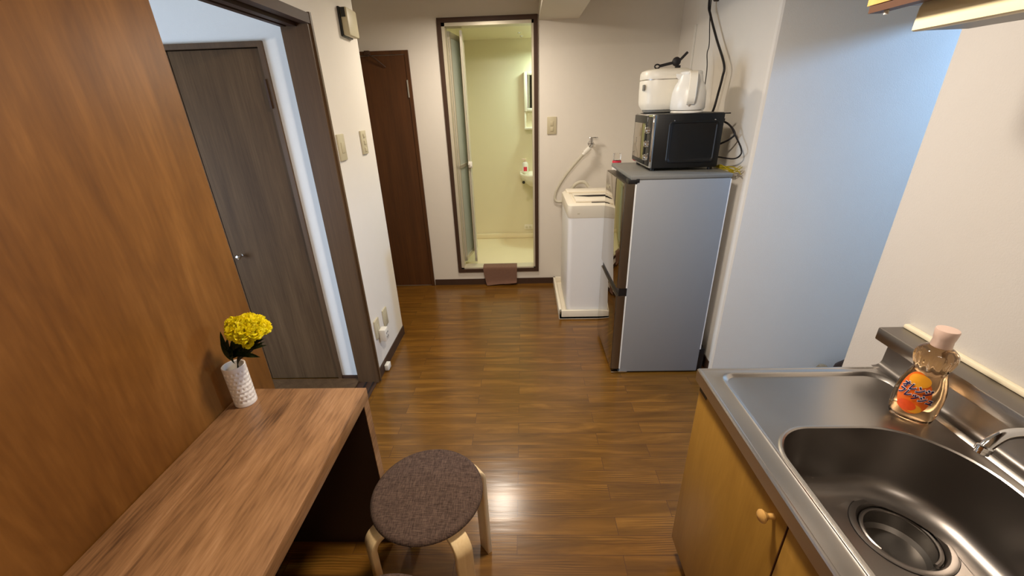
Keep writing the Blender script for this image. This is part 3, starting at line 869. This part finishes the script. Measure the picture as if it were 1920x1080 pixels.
def label_text(txt, cs, ch, size, tilt, m, off, bold, name):
    cu = bpy.data.curves.new(name, 'FONT'); cu.body = txt; cu.size = size; cu.align_x = 'CENTER'; cu.align_y = 'CENTER'
    cu.offset = bold; cu.shear = 0.12
    o = bpy.data.objects.new(name, cu); COL.objects.link(o)
    dg = bpy.context.evaluated_depsgraph_get(); dg.update()
    me = bpy.data.meshes.new_from_object(o.evaluated_get(dg))
    bpy.data.objects.remove(o)
    bm = new(); bm.from_mesh(me); bpy.data.meshes.remove(me)
    if not bm.verts: bm.free(); return None
    bmesh.ops.triangulate(bm, faces=bm.faces[:])
    for v in bm.verts:
        x, y = v.co.x*0.56, v.co.y
        x2 = x*math.cos(tilt)-y*math.sin(tilt); y2 = x*math.sin(tilt)+y*math.cos(tilt)
        v.co = surf(cs+x2, ch+y2, off)
    return build(name, bm, m, lb, False)
TL = math.radians(-10)
for i, (txt, cs, ch) in enumerate((('オレンジ', LS+0.001, 0.092), ('フレッシュ', LS+0.003, 0.073))):
    label_text(txt, cs, ch, 0.0200, TL, 'white', 0.0020, 0.0018, 'lettering_outline')
    label_text(txt, cs, ch, 0.0200, TL, 'ink', 0.0026, 0.0008, 'lettering')

# ------------------------------------------------------------------ upper cabinet and light fixture
t = thing('wall_cabinet', 'yellow birch wall cabinet above the sink', 'cabinet', (0.86, 0.5, 1.65))
build('body', boxes((0.705, RX, -0.35, 0.985, 1.656, 2.20)), 'greytop', t, False)
build('door', boxes((0.688, 0.704, 0.50, 0.990, 1.658, 2.19), bev=0.001), 'cabwood_lit', t)
build('door', boxes((0.688, 0.704, -0.35, 0.495, 1.658, 2.19), bev=0.001), 'cabwood_lit', t)
build('bottom_rail', boxes((0.690, 0.714, -0.35, 0.984, 1.645, 1.657)), 'cabedge', t, False)
bm = new(); cyl(bm, (0.700, 0.950, 1.645), (0.700, 0.950, 1.638), 0.004, 10); build('door_stop', bm, 'whitepl', t)
t = thing('under_cabinet_light', 'long cream strip light fixture mounted below the wall cabinet', 'light fixture', (0.80, 0.5, 1.60))
def strip(name, prof, m):
    bm = new(); ring_loft(bm, [[(x, 0.05, z) for x, z in prof], [(x, 0.905, z) for x, z in prof]]); build(name, bm, m, t, True, angle=30)
strip('cover', [(0.722, 1.6045), (0.726, 1.6025), (0.742, 1.6030), (0.742, 1.655), (0.736, 1.655), (0.729, 1.650), (0.724, 1.640)], 'covercream')
strip('underside', [(0.742, 1.6035), (0.824, 1.6040), (0.824, 1.655), (0.742, 1.655)], 'greytop')
strip('back_slope', [(0.824, 1.6045), (0.990, 1.6235), (0.990, 1.655), (0.824, 1.655)], 'frame')

# ------------------------------------------------------------------ fridge
t = thing('refrigerator', 'two-door grey refrigerator with mirrored doors standing beside the washing machine', 'refrigerator', (0.78, 2.32, 0))
fx0, fx1, fy0, fy1 = 0.556, 1.012, 2.072, 2.560
build('body', boxes((fx0, fx1, fy0, fy1, 0.012, 1.146), bev=0.004), 'greybody', t)
build('back_trim', boxes((fx1-0.004, fx1+0.006, fy0+0.004, fy1-0.004, 0.16, 1.14)), 'washer', t, False)
bm = boxes((fx0-0.030, fx1+0.004, fy0-0.003, fy1+0.003, 1.147, 1.168), bev=0.004); build('top_cap', bm, 'greytop', t)
def fdoor(z0_, z1_):
    bm = new(); prism(bm, [(fx0-0.006, fy0+0.002), (fx0-0.030, fy0+0.001), (0.506, fy0+0.005), (0.503, fy0+0.012), (0.503, fy1-0.004), (0.510, fy1), (fx0-0.006, fy1)], z0_, z1_)
    bmesh.ops.bevel(bm, geom=[e for e in bm.edges if abs(e.verts[0].co.z-e.verts[1].co.z) < 1e-6], offset=0.002, segments=2, affect='EDGES')
    d = build('door', bm, 'doormetal', t)
    build('mirror_panel', boxes((0.4995, 0.5035, fy0+0.012, fy1-0.006, z0_+0.002, z1_-0.002), bev=0.001), 'mirrorglass', d)
    build('gasket', boxes((fx0-0.0065, fx0+0.0005, fy0-0.0005, fy1-0.002, z0_+0.003, z1_-0.003)), 'whitepl', d, False)
fdoor(0.560, 1.128)
fdoor(0.030, 0.515)
build('handle_recess', boxes((0.512, fx0+0.001, fy0+0.004, fy1-0.004, 0.514, 0.561)), 'blackpl', t, False)
bm = new()
box(bm, 0.515, fx0+0.004, fy0-0.001, fy0+0.05, 1.128, 1.148, bev=0.002); box(bm, fx0-0.004, fx0+0.012, fy0-0.004, fy0+0.02, 1.134, 1.152, bev=0.001)
build('hinge_cover', bm, 'blackpl', t)
bm = new(); box(bm, 0.505, 0.60, fy0-0.002, fy0+0.02, 0.006, 0.014, bev=0.001); build('hinge_bracket', bm, 'chrome', t)
bm = new()
for x, y in ((0.54, fy0+0.03), (0.54, fy1-0.03), (0.98, fy0+0.03), (0.98, fy1-0.03)): cyl(bm, (x, y, 0), (x, y, 0.014), 0.016)
box(bm, 0.54, fx1, fy0+0.01, fy1-0.01, 0.004, 0.012)
build('feet', bm, 'blackpl', t)
bm = boxes((fx1-0.02, fx1+0.035, fy0+0.01, fy1-0.01, 0.012, 0.16), bev=0.004); build('compressor_housing', bm, 'blackpl', t)

# ------------------------------------------------------------------ oven on the fridge
t = thing('toaster_oven', 'black toaster oven with glass front on top of the refrigerator', 'oven', (0.81, 2.35, 1.168))
ox0, ox1, oy0, oy1, oz0, oz1 = 0.637, 0.985, 2.185, 2.515, 1.182, 1.440
build('body', boxes((ox0+0.016, ox1, oy0, oy1, oz0, oz1), bev=0.008), 'blackmt', t)
# embossed side frame
bm = new()
fa = [(0.735, 1.215), (0.965, 1.215), (0.965, 1.402), (0.735, 1.402)]
def rr2(x0_, x1_, z0_, z1_, r, y):
    return [(p[0], y, p[1]) for p in [(q[0], q[1]) for q in rrect(x0_, x1_, z0_, z1_, (r, r, r, r), 0, 6)]]
ring_loft(bm, [rr2(0.718, 0.962, 1.206, 1.408, 0.018, oy0+0.001), rr2(0.722, 0.958, 1.210, 1.404, 0.018, oy0-0.004), rr2(0.728, 0.952, 1.216, 1.398, 0.015, oy0-0.004), rr2(0.732, 0.948, 1.220, 1.394, 0.014, oy0-0.0005)], True, False, True)
build('side_panel', bm, 'blackmt', t)
for x in (0.742, 0.938):
    bm = new(); lathe(bm, [(0.0035, 0), (0.003, 0.002), (0.0005, 0.003)], (x, oy0-0.001, 1.408), 12, (0, -1, 0)); build('side_screw', bm, 'chrome', t)
bm = boxes((ox0, ox0+0.017, oy0-0.002, oy1+0.002, oz0+0.002, oz1-0.002), bev=0.006); fr = build('front_frame', bm, 'chrome', t)
build('control_panel', boxes((ox0-0.003, ox0+0.001, oy0+0.006, oy0+0.075, oz0+0.012, oz1-0.012), bev=0.001), 'blackpl', fr)
dg_ = build('glass_door', boxes((ox0-0.006, ox0+0.001, oy0+0.085, oy1-0.004, oz0+0.012, oz1-0.008), bev=0.003), 'blackpl', t)
build('window', boxes((ox0-0.008, ox0-0.005, oy0+0.10, oy1-0.02, oz0+0.035, oz1-0.045), bev=0.001), 'mirrorglass', dg_)
for z in (1.235, 1.300, 1.365):
    bm = new(); lathe(bm, [(0.018, 0), (0.016, 0.012), (0.013, 0.014), (0.0005, 0.015)], (ox0-0.003, oy0+0.040, z), 20, (-1, 0, 0)); box(bm, ox0-0.024, ox0-0.010, oy0+0.037, oy0+0.043, z-0.013, z+0.013, bev=0.001); build('control_knob', bm, 'chrome', fr)
for x in (0.665, 0.96):
    for y in (oy0+0.03, oy1-0.03):
        bm = new(); cyl(bm, (x, y, 1.168), (x, y, oz0+0.004), 0.012, 14); build('foot', bm, 'blackpl', t)
build('rear_spacer', boxes((ox1-0.01, ox1+0.028, oy0+0.01, oy0+0.02, oz1-0.008, oz1-0.003)), 'blackpl', t)
build('rear_hook', boxes((ox1-0.002, ox1+0.014, oy0+0.03, oy0+0.05, 1.395, 1.41)), 'blackpl', t)

# ------------------------------------------------------------------ rice cooker
cx, cy, cz = 0.757, 2.445, 1.440
t = thing('rice_cooker', 'white rice cooker standing on the black toaster oven behind the kettle', 'rice cooker', (cx, cy, cz))
def sq(bm, prof, n=56, e=3.0, cap0=True, cap1=True):
    rings = []
    for a_, b_, z in prof:
        ring = []
        for i in range(n):
            q = 2*PI*i/n; c, s_ = math.cos(q), math.sin(q)
            ring.append((cx+a_*math.copysign(abs(c)**(2/e), c), cy+b_*0.86*math.copysign(abs(s_)**(2/e), s_), cz+z*1.06))
        rings.append(ring)
    ring_loft(bm, rings, True, cap0, cap1)
bm = new(); sq(bm, [(0.085, 0.08, 0.012), (0.108, 0.10, 0.016), (0.122, 0.112, 0.035), (0.125, 0.115, 0.05), (0.127, 0.117, 0.10), (0.127, 0.117, 0.145), (0.126, 0.116, 0.148)]); build('body', bm, 'ivory', t)
bm = new(); sq(bm, [(0.123, 0.113, 0.146), (0.123, 0.113, 0.153)]); build('seam', bm, 'steel', t)
bm = new(); sq(bm, [(0.127, 0.117, 0.152), (0.128, 0.118, 0.158), (0.127, 0.117, 0.180), (0.120, 0.110, 0.190), (0.10, 0.092, 0.197), (0.04, 0.04, 0.199), (0.001, 0.001, 0.199)], cap1=False); build('lid', bm, 'ivory', t)
bm = new(); sq(bm, [(0.09, 0.08, 0.0), (0.10, 0.092, 0.004), (0.105, 0.095, 0.02)]); build('base', bm, 'greytop', t)
build('control_panel', boxes((cx-0.1285, cx-0.122, cy-0.070, cy-0.040, cz+0.110, cz+0.137), bev=0.001), 'greytop', t)

# kettle
kx, ky, kz = 0.822, 2.262, 1.440
t = thing('electric_kettle', 'white electric kettle with a strap handle in front of the rice cooker', 'kettle', (kx, ky, kz))
bm = new(); lathe(bm, [(0.075, 0), (0.078, 0.004), (0.075, 0.010), (0.06, 0.012)], (kx, ky, kz), 40); build('power_base', bm, 'whitepl', t)
bm = new(); lathe(bm, [(0.066, 0.012), (0.078, 0.014), (0.0820, 0.022), (0.081, 0.060), (0.078, 0.095), (0.070, 0.122), (0.058, 0.142), (0.054, 0.165), (0.052, 0.170)], (kx, ky, kz), 48); build('jug', bm, 'whitepl', t)
bm = new(); lathe(bm, [(0.050, 0.168), (0.052, 0.172), (0.051, 0.182), (0.044, 0.187), (0.0005, 0.189)], (kx, ky, kz), 40); build('lid', bm, 'whitepl', t)
hd = Vector((-0.22, -1, 0)).normalized(); sd = Vector((1, -0.22, 0)).normalized(); kc = Vector((kx, ky, kz))
P = smooth_path([kc+hd*0.030+Vector((0, 0, 0.180)), kc+hd*0.066+Vector((0, 0, 0.180)), kc+hd*0.096+Vector((0, 0, 0.165)), kc+hd*0.106+Vector((0, 0, 0.12)), kc+hd*0.102+Vector((0, 0, 0.065)), kc+hd*0.086+Vector((0, 0, 0.042))], 6)
bm = new(); sweep_rect(bm, P, sd, 0.036, 0.010); bmesh.ops.bevel(bm, geom=bm.edges[:], offset=0.002, segments=1, affect='EDGES'); build('handle', bm, 'ivory', t)
bm = new(); P = [kc+Vector((-0.043, 0.0, 0.150)), kc+Vector((-0.062, 0.0, 0.176))]
ring_loft(bm, [[kc+Vector((-0.030, -0.020, 0.130)), kc+Vector((-0.030, 0.020, 0.130)), kc+Vector((-0.068, 0.004, 0.160)), kc+Vector((-0.068, -0.004, 0.160))], [kc+Vector((-0.030, -0.024, 0.172)), kc+Vector((-0.030, 0.024, 0.172)), kc+Vector((-0.072, 0.005, 0.176)), kc+Vector((-0.072, -0.005, 0.176))]])
build('spout', bm, 'whitepl', t)
bm = new(); lathe(bm, [(0.006, 0), (0.005, 0.006), (0.0005, 0.007)], kc+Vector((-0.020, -0.077, 0.036)), 12, (-0.25, -1, 0)); build('switch', bm, 'steel', t)

# bundled black utensil on the lid
t0 = Vector((0.712, 2.30, 1.652))
bm = new()
pts = []
for k in range(13):
    a = 2*PI*k/12; pts.append(Vector((0.664+0.012*math.cos(a), 2.30, 1.650+0.009*math.sin(a))))
tube(bm, pts, 0.0035, 8, False)
sweep_rect(bm, smooth_path([(0.674, 2.30, 1.651), (0.690, 2.30, 1.654), (0.715, 2.30, 1.659), (0.742, 2.30, 1.664)], 4), (0, 1, 0), 0.016, 0.013)
lathe(bm, [(0.010, -0.012), (0.019, -0.008), (0.021, 0), (0.019, 0.008), (0.010, 0.012)], (0.755, 2.30, 1.668), 20, (0, 1, 0))
sweep_rect(bm, [(0.765, 2.30, 1.668), (0.780, 2.295, 1.684), (0.800, 2.29, 1.706)], (0, 1, 0), 0.012, 0.010)
box(bm, 0.752, 0.776, 2.292, 2.308, 1.640, 1.652, bev=0.002)
for v in bm.verts:
    v.co = Vector((0, 0, 1.5))+(v.co-Vector((0, 0, 1.5)))*1.052+Vector((0, 0, 0.004))
t0 = t0*1.0+Vector((0.04, 0.12, 0.0))
tag(build('kitchen_utensil', bm, 'rubber', origin=t0), 'black utensil with a looped handle lying on the rice cooker lid', 'utensil')

# ------------------------------------------------------------------ cables and wall details on the right
bm = new(); tube(bm, [(1.062, 2.80, 2.22), (1.060, 2.79, 2.00), (1.062, 2.75, 1.93), (1.062, 2.62, 1.80), (1.060, 2.47, 1.665), (1.058, 2.46, 1.60), (1.055, 2.475, 1.52), (1.045, 2.47, 1.46), (1.03, 2.46, 1.42)], 0.0062, 10)
tag(build('power_cable', bm, 'rubber'), 'thick black cable hanging down the wall behind the toaster oven', 'cable')
bm = new(); tube(bm, [(1.070, 2.80, 2.22), (1.070, 2.785, 1.97), (1.066, 2.72, 1.79), (1.066, 2.73, 1.74), (1.066, 2.70, 1.655), (1.06, 2.68, 1.50)], 0.0028, 8)
tag(build('antenna_cable', bm, 'rubber'), 'thin dark cable hanging beside the thick black cable', 'cable')
bm = new(); tube(bm, [(0.992, 2.31, 1.405), (1.030, 2.25, 1.385), (1.045, 2.19, 1.345), (1.04, 2.20, 1.32), (1.02, 2.24, 1.295), (0.992, 2.30, 1.27)], 0.0048, 8)
tube(bm, [(1.040, 2.21, 1.36), (1.050, 2.17, 1.32), (1.052, 2.115, 1.28), (1.05, 2.10, 1.25), (1.045, 2.15, 1.225), (1.02, 2.25, 1.222), (0.992, 2.30, 1.225)], 0.0036, 8)
tag(build('oven_cord', bm, 'rubber'), 'looped black power cord sticking out behind the toaster oven', 'cable')
bm = new()
for k in range(9):
    a = random.uniform(-0.5, 0.5)
    tube(bm, [(1.00+0.004*k*0.3, 2.26, 1.172), (1.02, 2.22+0.01*a, 1.178+0.01*math.sin(k)), (1.045, 2.15+0.02*a, 1.172+0.014*math.cos(k*2)), (1.058, 2.09+0.03*a, 1.178+0.020*math.sin(k*1.7))], 0.0016, 6)
for k in range(2):
    sweep_rect(bm, smooth_path([(1.01, 2.25, 1.175), (1.03, 2.20+0.01*k, 1.180-0.006*k), (1.05, 2.15-0.01*k, 1.168-0.006*k)], 4), (0.2, 0.2, 1), 0.008, 0.0012)
tag(build('yellow_ties', bm, 'yellow'), 'tangle of yellow wire ties behind the oven at the fridge corner', 'wire')
bm = new(); box(bm, 1.108, 1.1175, 3.082, 3.102, 1.64, 1.935, bev=0.002)
tag(build('cable_duct', bm, 'whitepl'), 'thin white cable duct running up the wall above the rice cooker', 'cable duct')
bm = new(); lathe(bm, [(0.022, 0), (0.022, 0.02), (0.012, 0.028)], (1.105, 2.78, 2.02), 20, (-1, 0, 0)); build_o = build('wall_bracket', bm, 'leather')
tag(build_o, 'small brown wall bracket at the top of the black cable', 'bracket')
# dark bag in the alcove beyond the kitchen wall
t = thing('leather_bag', 'dark brown bag peeking from behind the kitchen wall end', 'bag', (1.86, 1.96, 0))
bm = new(); lathe(bm, [(0.05, 0.0), (0.105, 0.01), (0.13, 0.05), (0.12, 0.10), (0.07, 0.145), (0.03, 0.16)], (1.850, 1.96, 0), 28, sx=1, sy=0.6); build('bag_body', bm, 'leather', t)
bm = new(); tube(bm, [(1.79, 1.95, 0.12), (1.775, 1.95, 0.20), (1.80, 1.95, 0.26), (1.87, 1.95, 0.25), (1.90, 1.95, 0.12)], 0.012, 8); build('bag_handle', bm, 'leather', t)
bm = new(); lathe(bm, [(0.02, 0), (0.03, 0.01), (0.03, 0.06), (0.02, 0.08), (0.0005, 0.085)], (1.700, 2.012, 0), 24)
tag(build('tan_pouch', bm, 'canvas'), 'small tan bundle on the floor beside the dark brown bag', 'pouch')

# ------------------------------------------------------------------ washing machine
t = thing('washing_machine', 'white top-loading washing machine in a white drip pan behind the refrigerator', 'washing machine', (0.57, 3.05, 0.02))
wx0, wx1, wy0, wy1 = 0.302, 0.830, 2.790, 3.300
def wring(e, z, r=0.035): return rrect(wx0+e, wx1-e, wy0+e, wy1-e, (r, r, r, r), z, 6)
bm = new(); ring_loft(bm, [wring(0.010, 0.03), wring(0.006, 0.05), wring(0.0, 0.12), wring(0.0, 0.80)]); build('body', bm, 'washer', t)
bm = new(); ring_loft(bm, [wring(-0.001, 0.775), wring(-0.004, 0.785), wring(-0.006, 0.845), wring(-0.004, 0.862), wring(0.008, 0.872), wring(0.04, 0.874), wring(0.044, 0.868)]); top = build('top_frame', bm, 'ivory', t)
build('lid', boxes((wx0+0.055, wx1-0.055, wy0+0.070, wy0+0.33, 0.869, 0.884), bev=0.005), 'ivory', t)
bm = new(); prism(bm, [(wx0+0.060, wy0+0.225), (wx0+0.16, wy0+0.185), (wx1-0.16, wy0+0.185), (wx1-0.06, wy0+0.225), (wx1-0.20, wy0+0.235), (wx0+0.2, wy0+0.235)], 0.882, 0.887); build('lid_window', bm, 'dark', t, False)
build('control_strip', boxes((wx0+0.16, wx1-0.2, wy0+0.030, wy0+0.050, 0.8735, 0.8765)), 'rubber', t, False)
build('rear_console', boxes((wx0+0.02, wx1-0.02, wy1-0.12, wy1-0.01, 0.868, 0.888), bev=0.008), 'ivory', t)
build('badge', boxes((wx0+0.06, wx0+0.075, wy0-0.0075, wy0-0.005, 0.806, 0.810)), 'creampl', t, False)

px0, px1, py0, py1 = 0.248, 0.888, 2.770, 3.455
bm = new()
box(bm, px0, px1, py0, py1, 0.0, 0.018)
for b in ((px0, px0+0.022, py0, py1), (px1-0.022, px1, py0, py1), (px0, px1, py0, py0+0.022), (px0, px1, py1-0.022, py1)): box(bm, b[0], b[1], b[2], b[3], 0.0, 0.070, bev=0.004)
tag(build('drip_pan', bm, 'ivory'), 'white plastic drip pan on the floor under the washing machine', 'tray')

# tap and hoses
t = thing('washer_tap', 'chrome wall tap with white hose above the washing machine', 'tap', (0.535, 3.46, 1.2))
bm = new(); lathe(bm, [(0.024, 0), (0.022, 0.008), (0.010, 0.010), (0.010, 0.060)], (0.535, BY, 1.205), 24, (0, -1, 0)); cyl(bm, (0.535, BY-0.045, 1.190), (0.535, BY-0.045, 1.245), 0.013); cyl(bm, (0.535, BY-0.05, 1.20), (0.512, BY-0.062, 1.168), 0.012)
tp = build('tap_body', bm, 'chrome', t)
bm = new(); box(bm, 0.515, 0.585, BY-0.052, BY-0.040, 1.247, 1.256, bev=0.003); cyl(bm, (0.535, BY-0.046, 1.24), (0.535, BY-0.046, 1.25), 0.006); build('tap_handle', bm, 'chrome', tp)
bm = new(); cyl(bm, (0.520, BY-0.062, 1.176), (0.480, BY-0.070, 1.140), 0.019, 18); cyl(bm, (0.486, BY-0.07, 1.145), (0.468, BY-0.072, 1.128), 0.014, 18); build('hose_coupling', bm, 'whitepl', t)
bm = new(); tube(bm, [(0.475, BY-0.07, 1.135), (0.42, BY-0.07, 1.075), (0.345, BY-0.07, 0.985), (0.275, BY-0.07, 0.875), (0.252, BY-0.075, 0.805), (0.262, BY-0.085, 0.770), (0.300, BY-0.10, 0.765), (0.345, BY-0.14, 0.785)], 0.0115, 12); build('supply_hose', bm, 'hose', t)
bm = new(); tube(bm, [(0.37, 3.35, 0.80), (0.385, 3.33, 0.88), (0.425, 3.32, 0.925), (0.475, 3.31, 0.930), (0.51, 3.30, 0.895)], 0.013, 12)
tag(build('inlet_elbow', bm, 'hose'), 'grey elbow hose curving over the back of the washing machine', 'hose')

# pink capped bottle behind the fridge
t = thing('plastic_bottle', 'clear capped bottle with red band peeking above the refrigerator', 'bottle', (0.645, 2.97, 0.873))
bm = new(); lathe(bm, [(0.028, 0.012), (0.030, 0.014), (0.030, 0.22), (0.028, 0.235)], (0.645, 2.97, 0.873), 24); build('bottle_body', bm, 'whitepl', t)
bm = new(); lathe(bm, [(0.0305, 0.236), (0.0305, 0.255), (0.028, 0.258)], (0.645, 2.97, 0.873), 24); build('red_band', bm, 'red', t)
bm = new(); lathe(bm, [(0.026, 0.258), (0.026, 0.300), (0.023, 0.304), (0.0005, 0.305)], (0.645, 2.97, 0.873), 24); build('bottle_cap', bm, 'clear', t)

# ------------------------------------------------------------------ towel over the bathroom sill
bm = new()
tx0, tx1 = -0.383, -0.078
prof = []
pth = [(BY+0.07, 0.172), (BY+0.03, 0.176), (BY-0.008, 0.172), (BY-0.022, 0.160), (BY-0.026, 0.120), (BY-0.030, 0.070), (BY-0.036, 0.030), (BY-0.050, 0.006)]
prev = None; nx = 16
pth = smooth_path([Vector((0, y, z)) for y, z in pth], 3)
grid = []
for j, p in enumerate(pth):
    f = j/(len(pth)-1)
    row = []
    for i in range(nx+1):
        s_ = i/nx
        x = tx0+(tx1-tx0)*s_
        if f > 0.5: x += (f-0.5)*2*(0.030*(1-s_)-0.006*s_)
        row.append(bm.verts.new((x, p.y-0.004*math.sin(s_*9+1)*f, p.z+(0.020*s_*max(0, f-0.75)*4 if f > 0.75 else 0)+0.002)))
    grid.append(row)
for a, b in zip(grid[:-1], grid[1:]):
    for i in range(nx): bm.faces.new((a[i], a[i+1], b[i+1], b[i]))
bmesh.ops.recalc_face_normals(bm, faces=bm.faces)
bmesh.ops.solidify(bm, geom=bm.faces[:], thickness=0.007)
tag(build('hand_towel', bm, 'towel'), 'brown towel draped over the bathroom door sill', 'towel')

# ------------------------------------------------------------------ bathroom fittings
t = thing('wash_basin', 'cream wash basin on the bathroom wall', 'basin', (0.20, 4.42, 0.72))
def bas_ring(e, z, y1=BYF-0.002):
    P = []
    for k in range(33):
        a = PI+k/32*PI
        P.append((0.20+(0.245-e)*math.cos(a), 4.44+(0.20-e)*math.sin(a), z))
    P.append((0.445-e, y1, z)); P.append((-0.045+e, y1, z))
    return P
bm = new(); ring_loft(bm, [bas_ring(0.16, 0.70), bas_ring(0.10, 0.715), bas_ring(0.035, 0.77), bas_ring(0.01, 0.80), bas_ring(0.0, 0.835), bas_ring(0.004, 0.845), bas_ring(0.022, 0.845, BYF-0.05), bas_ring(0.035, 0.83, BYF-0.06), bas_ring(0.09, 0.765, BYF-0.08), bas_ring(0.14, 0.75, BYF-0.12)])
build('bowl', bm, 'ivory', t)
bm = new(); cyl(bm, (0.2, 4.45, 0.10), (0.2, 4.45, 0.71), 0.02); build('drain_pipe', bm, 'alum', t)
bm = new(); lathe(bm, [(0.014, 0), (0.016, 0.01), (0.010, 0.02)], (0.000, 4.35, 0.768), 16, (-0.7, -1, -0.2)); build('plug', bm, 'blackpl', t)
t = thing('soap_dispenser', 'white pump soap bottle with pink print on the wash basin', 'soap dispenser', (0.012, 4.50, 0.845))
bm = new(); lathe(bm, [(0.030, 0), (0.033, 0.004), (0.033, 0.08), (0.026, 0.10), (0.012, 0.108)], (0.014, 4.50, 0.845), 24); build('bottle_body', bm, 'whitepl', t)
bm = new(); box(bm, -0.002, 0.034, 4.465, 4.469, 0.862, 0.905); build('label', bm, 'red', t, False)
bm = new(); cyl(bm, (0.014, 4.50, 0.95), (0.014, 4.50, 0.975), 0.006); cyl(bm, (0.014, 4.50, 0.952), (0.014, 4.50, 0.96), 0.014); box(bm, -0.022, 0.024, 4.49, 4.51, 0.974, 0.984, bev=0.003); build('pump', bm, 'pinkcap', t)
t = thing('mirror_cabinet', 'white framed mirror with a shelf below on the bathroom wall', 'mirror', (0.20, 4.57, 1.28))
bm = boxes((0.014, 0.046, 4.55, BYF, 1.44, 1.80), (0.354, 0.386, 4.55, BYF, 1.44, 1.80), (0.046, 0.354, 4.55, BYF, 1.77, 1.80), (0.046, 0.354, 4.55, BYF, 1.44, 1.47), bev=0.006); build('frame', bm, 'ivory', t)
build('mirror_glass', boxes((0.046, 0.354, 4.565, BYF-0.001, 1.47, 1.77)), 'mirror', t, False)
build('shelf', boxes((0.014, 0.386, 4.50, BYF, 1.27, 1.29), (0.014, 0.034, 4.56, BYF, 1.29, 1.438), (0.366, 0.386, 4.56, BYF, 1.29, 1.438), bev=0.004), 'ivory', t)
t = thing('bath_outlet', 'small cream fitting low on the bathroom wall', 'fitting', (0.03, BYF, 0.2))
build('plate', boxes((-0.005, 0.09, BYF-0.012, BYF, 0.19, 0.25), bev=0.003), 'ivory', t)
bm = new()
for x in (0.02, 0.062): lathe(bm, [(0.014, 0), (0.012, 0.008), (0.0005, 0.010)], (x, BYF-0.012, 0.22), 16, (0, -1, 0))
build('valve', bm, 'alum', t)

# ------------------------------------------------------------------ wall plates
def plate(name, label, cat, origin, face, rockers, mname='creampl', group=None):
    """face = (axis, ...) box of the plate; rockers = boxes"""
    t = thing(name, label, cat, origin, group)
    build('plate', boxes(face, bev=0.003), mname, t)
    for r in rockers: build('button', boxes(r, bev=0.0015), mname, t)
    return t
plate('light_switch', 'cream light switch nearest the sliding door casing', 'switch', (LX, 2.11, 1.335), (LX, LX+0.009, 2.070, 2.148, 1.274, 1.398), [(LX+0.008, LX+0.012, 2.093, 2.125, 1.31, 1.36)])
plate('light_switch', 'cream triple switch near the corner of the left wall', 'switch', (LX, 2.42, 1.335), (LX, LX+0.009, 2.378, 2.456, 1.274, 1.398), [(LX+0.008, LX+0.013, 2.405, 2.429, z, z+0.022) for z in (1.287, 1.325, 1.362)])
plate('light_switch', 'beige switch plate right of the bathroom door', 'switch', (0.225, BY, 1.34), (0.189, 0.262, BY-0.009, BY, 1.284, 1.411), [(0.214, 0.238, BY-0.012, BY-0.008, 1.305, 1.335), (0.214, 0.238, BY-0.012, BY-0.008, 1.345, 1.38)])
plate('wall_outlet', 'cream wall socket low on the left wall next to the casing', 'socket', (LX, 2.13, 0.31), (LX, LX+0.010, 2.090, 2.160, 0.245, 0.365), [(LX+0.009, LX+0.012, 2.112, 2.140, 0.27, 0.33)])
plate('wall_outlet', 'blank cream wall plate low on the left wall toward the corner', 'socket', (LX, 2.28, 0.30), (LX, LX+0.008, 2.245, 2.318, 0.240, 0.358), [(LX+0.007, LX+0.009, 2.27, 2.295, 0.27, 0.33)])
t = thing('power_adapter', 'white multi-way plug adapter in the low wall socket', 'adapter', (LX+0.03, 2.16, 0.22))
build('adapter_body', boxes((LX+0.012, LX+0.050, 2.120, 2.175, 0.215, 0.292), bev=0.003), 'whitepl', t)
build('socket_slots', boxes(*[(LX+0.0495, LX+0.051, y, y+0.003, z, z+0.010) for y in (2.135, 2.143, 2.155, 2.163) for z in (0.232, 0.258)]), 'greytop', t, False)
bm = new(); box(bm, LX+0.008, LX+0.034, 2.115, 2.165, 0.006, 0.045, bev=0.004)
tag(build('door_stop', bm, 'whitepl'), 'small white stopper on the floor against the left baseboard', 'door stop')
t = thing('wall_interphone', 'cream box with a dark slot high on the left wall', 'intercom', (LX, 2.44, 1.84))
build('housing', boxes((LX+0.010, LX+0.046, 2.368, 2.500, 1.846, 1.968), bev=0.008), 'creampl', t)
build('back_plate', boxes((LX, LX+0.012, 2.362, 2.496, 1.842, 1.970), bev=0.004), 'blackpl', t)
build('slot', boxes((LX+0.015, LX+0.036, 2.3655, 2.3695, 1.925, 1.965)), 'blackpl', t, False)
